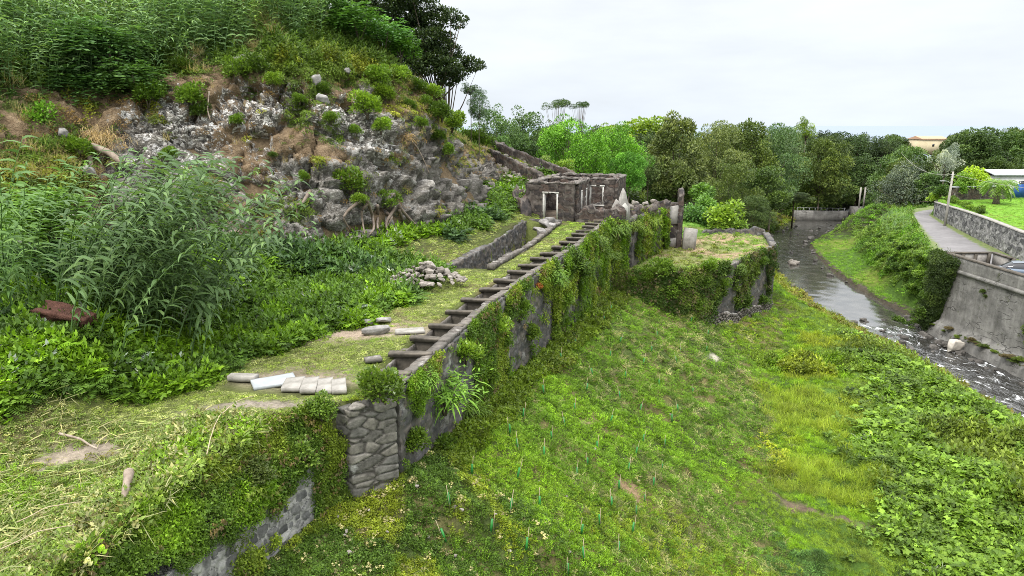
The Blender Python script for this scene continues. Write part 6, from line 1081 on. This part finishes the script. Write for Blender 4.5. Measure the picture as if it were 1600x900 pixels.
def tree(px, top, Y, wpx, kind, colr, label, group=None, hscale=1.0, cat='tree', name='tree', base_py=None, k=None):
    x, y, zt = PD(px, top, Y); g = H(np.array([x]), np.array([y]))[0]; r = wpx/2*Y/FPX; hc = r*hscale   # crown spans z 0..~1 (times hc*1.1)
    want = max(hc*1.1, (zt-g)*.86)/r; kind = 'deep' if kind == 'clump' and want > 1.35 else kind; nat = {'clump': 1.0, 'deep': 1.9, 'round': 1.5, 'tall': 2.0, 'open': 1.1, 'umbrella': 1.0}[kind]
    k = random.randrange(len(CR[kind])); hcr = (r*min(max(want/nat, .8), 1.25) if base_py is None else (zt-PD(px, base_py, Y)[2])/nat) if kind not in ('open', 'umbrella') else hc*1.2; z0 = zt-hcr*nat*.97
    o = empty(name, (x, y, g), label=label, cat=cat, group=group); a = random.uniform(0, 6.3); v = random.uniform(.88, 1.14)
    c = child('crown', CR[kind][k][0], o, (0, 0, z0-g), (0, 0, a), (r*1.0, r*1.0, hcr)); c.color = (colr[0]*v, colr[1]*v, colr[2]*v, 1)
    t = child('trunk', TM[kind][k], o, (0, 0, z0-g), (0, 0, a), (r, r, hcr)); 
    return o
oak, euc, brt, dk, pal, blu = (.125, .175, .04), (.175, .215, .07), (.2, .38, .025), (.08, .125, .032), (.2, .26, .12), (.11, .14, .10)
# big dark tree on the hill, built from its own clumps
def hill_tree():
    cl = [(545, -10, 26), (570, 8, 24), (600, 5, 30), (585, 35, 22), (630, 20, 28), (615, 48, 24), (650, 45, 26), (640, 75, 24), (665, 78, 20), (625, 90, 18), (668, 100, 16), (660, 10, 22), (600, -25, 30), (640, -20, 30), (690, 20, 13), (705, 22, 11), (716, 35, 9), (690, 68, 14), (700, 60, 11), (712, 95, 16), (735, 98, 14), (748, 103, 8), (700, 120, 16), (716, 118, 11), (688, 100, 12), (680, 50, 12), (722, 30, 6), (695, 85, 10), (655, 110, 14), (680, 90, 18), (700, 102, 16), (660, 60, 24), (675, 35, 20), (690, 112, 12), (640, 105, 16), (706, 78, 12), (600, 70, 24), (575, 60, 18)]
    rs = np.random.RandomState(5); mb = MB(); C_ = np.array([PD(a, b, 60+rs.uniform(-2, 2.5)) for a, b, r in cl]); rr = np.array([r*60/FPX for a, b, r in cl]); base = np.array(PD(703, 145, 60)); base[2] = H(base[:1], base[1:2])[0]; n = 42000
    i = rs.choice(len(cl), n, p=rr**2/(rr**2).sum()); D = rs.normal(size=(n, 3)); D /= np.linalg.norm(D, axis=1)[:, None]; P = C_[i]+D*rr[i][:, None]*rs.uniform(.55, 1.1, n)[:, None]*[1.1, 1.1, .62]; P += .3*np.column_stack([fbm(P, 1, 2, 1), fbm(P, 1, 2, 2), fbm(P, 1, 2, 3)])
    leafq(mb, P, D+rs.normal(size=(n, 3))*.6, .27*rs.uniform(.6, 1.2, n), .15, rs.rand(n)); r = empty('hill_tree', tuple(base), label='big dark open crowned tree on the hill crest against the sky', cat='tree'); o = rel(mb, r).build('crown', M['crown'], r); o.color = (.05, .08, .03, 1)
    mb = MB(); tube(mb, [(0, 0, -.5), (-.3, 0, 2), (-1.2, 0, 4.5)], [.26, .2, .14], 8)
    for j in range(len(cl)): e = C_[j]-base; s = np.array([-.3, 0, 2.]) if j % 2 else np.array([-1.2, 0, 4.5]); tube(mb, [s, s*.5+e*.5+[0, 0, -.3], e], [.08, .05, .02], 5)
    mb.build('trunk', M['bark'], r)
hill_tree()
TL = [
 (748, 140, 62, 36, 'clump', (0.121, 0.203, 0.092), 'small grey green tree on the ridge right of the big dark tree', 1.0), (735, 130, 66, 30, 'open', (0.101, 0.162, 0.081), 'thin tree peeping over the ridge beside the big dark tree', .9),
 (775, 172, 82, 90, 'clump', (0.112, 0.193, 0.061), 'dark green tree at the foot of the ridge, leftmost of the valley trees', 1.1), (815, 176, 92, 100, 'clump', (0.101, 0.173, 0.051), 'dark rounded tree behind the aqueduct', 1.0), (770, 215, 76, 70, 'clump', (0.121, 0.223, 0.061), 'lower green tree just past the cliff end', 1.0), (822, 215, 84, 75, 'clump', (0.081, 0.142, 0.041), 'dark tree filling the gap left of the vivid green tree', .9),
 (872, 157, 140, 46, 'umbrella', (0.072, 0.121, 0.041), 'flat topped pine with bare stems, left and wider of the two', .95), (907, 160, 141, 32, 'umbrella', (0.061, 0.112, 0.036), 'flat topped pine with bare stems, right and narrower of the two', 1.0),
 (895, 181, 84, 118, 'round', (0.136, 0.300, 0.030), 'large vivid green rounded tree behind the roofless ruin', 1.1), (968, 192, 92, 96, 'round', (0.134, 0.300, 0.030), 'second vivid green tree right behind the large one', 1.1), (985, 235, 82, 60, 'round', (0.121, 0.284, 0.041), 'shaded green tree beside the sunny lawn patch', 1.2),
 (860, 195, 110, 70, 'clump', dk, 'dark tree top between the pines and the ridge', 1), (940, 195, 115, 60, 'clump', dk, 'dark tree top behind the vivid green trees', 1), (1010, 186, 170, 130, 'clump', (0.200, 0.300, 0.030), 'pale hazy tree mass far behind the vivid trees', .8), (960, 190, 175, 90, 'clump', (0.200, 0.300, 0.030), 'pale hazy tree far behind the flat topped pines', .7),
 (1060, 176, 97, 112, 'tall', euc, 'tall grey green tree with a visible trunk beside the lawn patch', 1.15), (1015, 235, 96, 55, 'open', (0.182, 0.243, 0.101), 'slender pale barked tree at the lawn edge', 1.5), (1060, 250, 101, 60, 'clump', (0.092, 0.142, 0.041), 'low dark tree behind the grey green tree trunk', 1),
 (1125, 188, 112, 95, 'clump', euc, 'rounded olive tree right of the tall grey green tree', 1.1), (1170, 182, 117, 100, 'clump', oak, 'high olive tree crown at the middle of the wood', 1.1), (1215, 192, 122, 100, 'clump', (0.101, 0.173, 0.061), 'dark crown left of the pale feathery tree top', 1.1),
 (1150, 250, 92, 95, 'clump', oak, 'big mid height olive tree behind the bright yellow bush', 1.1), (1192, 262, 97, 90, 'clump', (0.101, 0.162, 0.041), 'dark olive tree leaning over the stream', 1.2), (1180, 305, 86, 70, 'clump', dk, 'dark low tree right behind the platform', 1.2), (1225, 300, 150, 70, 'clump', dk, 'dark low tree at the stream edge', 1.1), (1245, 270, 146, 100, 'clump', (0.142, 0.223, 0.051), 'olive tree overhanging the far left bank of the stream', 1.2), 
 (1262, 184, 160, 44, 'open', (0.200, 0.300, 0.030), 'pale feathery tree top rising above the wood', 1.2), (1235, 196, 150, 60, 'clump', (0.182, 0.263, 0.121), 'pale green crown beside the feathery tree top', 1), (1290, 210, 140, 80, 'clump', oak, 'rounded dark crown right of the feathery tree top', 1), (1335, 206, 165, 90, 'clump', (0.072, 0.121, 0.041), 'dark crown in the middle distance above the weir', 1), (1385, 212, 165, 80, 'clump', (0.092, 0.151, 0.045), 'crown left of the yellow houses', 1), (1405, 213, 175, 46, 'clump', dk, 'small dark crown touching the yellow houses', 1),
 (1290, 240, 150, 90, 'clump', (0.132, 0.203, 0.057), 'olive tree midway up the wood behind the weir', 1.1), (1345, 245, 156, 96, 'clump', (0.072, 0.121, 0.036), 'dark shadowy tree behind the weir posts', 1.2), (1300, 285, 152, 80, 'clump', dk, 'low dark tree left of the weir', 1.1), (1242, 300, 126, 60, 'clump', dk, 'low dark tree hanging over the far stream bend', 1.1), (1350, 290, 160, 60, 'clump', (0.101, 0.151, 0.041), 'low tree behind the weir block', 1.1),
 (1425, 232, 135, 110, 'clump', (0.121, 0.203, 0.057), 'broad olive tree above the road bend', 1.0), (1415, 255, 124, 100, 'clump', blu, 'bluish dark round tree above the road bend', 1.15), (1385, 285, 146, 60, 'clump', (0.101, 0.173, 0.051), 'dark tree at the left foot of the bluish tree', 1.1), (1455, 270, 122, 60, 'clump', (0.121, 0.203, 0.061), 'olive tree just right of the bluish tree', 1.2),
 (1482, 226, 118, 52, 'open', (.36, .40, .33), 'silvery grey leaved tree behind the utility pole', 1.5),
 (1528, 203, 128, 96, 'clump', (0.081, 0.132, 0.041), 'dark tree behind the garden, left one', 1.3), (1575, 200, 132, 100, 'clump', (0.101, 0.173, 0.045), 'dark tree behind the garden, middle one', 1.3), (1625, 196, 134, 110, 'clump', oak, 'dark tree behind the garden at the right edge', 1.3), (1550, 245, 122, 90, 'clump', dk, 'low dark tree behind the white shed', 1.2), (1600, 250, 122, 90, 'clump', dk, 'low dark tree behind the garden fence', 1.2), (1505, 255, 124, 60, 'clump', dk, 'low dark tree between silvery tree and garden', 1.2)]
BP = {(1192, 262): 340, (1245, 270): 332, (1225, 300): 340, (1242, 300): 316, (1300, 285): 318, (1345, 245): 318, (1350, 290): 322, (1290, 240): 312, (1180, 305): 362}
for a in TL: px, tp, Y, w, kd, c, lb, hs = a; tree(px, tp, Y, w, kd, c, lb, hscale=hs, base_py=BP.get((px, tp)), name={'umbrella': 'umbrella_pine'}.get(kd, 'tree'))
for k in range(150):  # the wood behind
    px = random.uniform(740, 1480) if k < 110 else random.uniform(1480, 1760); Y = random.uniform(120, 230) if not 1225 < px < 1375 else random.uniform(158, 230); base = 196+random.uniform(-1, 22); 
    if 1395 < px < 1490: base += 34+random.uniform(0, 8)
    elif px < 1050: base = max(base, 193)
    else: base += 4
    tree(px, base, Y, random.uniform(50, 95)*110/Y*1.2, random.choice(['clump', 'clump', 'tall', 'round', 'open']), random.choice([oak, dk, (.065, .1, .03), (.05, .08, .03)]), 'distant rounded tree in the dense wood of the valley', 'trees of the valley wood', 1.1, name='wood_tree')
for k in range(46):  # low fillers at the foot of the wood
    px = random.uniform(1190, 1480) if k < 30 else random.uniform(760, 1060); Y = random.uniform(112, 150) if k < 30 else random.uniform(96, 112); x, y, _ = PD(px, 300, Y)
    if (px > 1215 and Y < 145) or abs(x-xs(y)) < hw(y)+2.5 or (x > xrl(min(y, 113))-4 and y < 116): continue
    g = H(np.array([x]), np.array([y]))[0]; shrub((x, y, g), random.uniform(1.6, 3), 'leafy', random.choice([dk, oak, (.06, .1, .02)]), 'dark bush at the foot of the valley wood', 'bush', group='bushes at the foot of the wood', name='bush')

for k in range(26):  # bushes overhanging the left bank of the far stream
    y = random.uniform(84, 128); x = xs(y)-hw(y)/np.interp(y, [0, 90, 110, 150], [1, .95, .85, .65])-random.uniform(.2, 1.6); g = H(np.array([x]), np.array([y]))[0]; shrub((x, y, g-.1), random.uniform(.7, 1.6), 'leafy', random.choice([dk, (.09, .16, .03), oak]), 'bush overhanging the far left bank of the stream', 'bush', group='bushes along the far stream', name='bush', sq=(1, 1, .8))
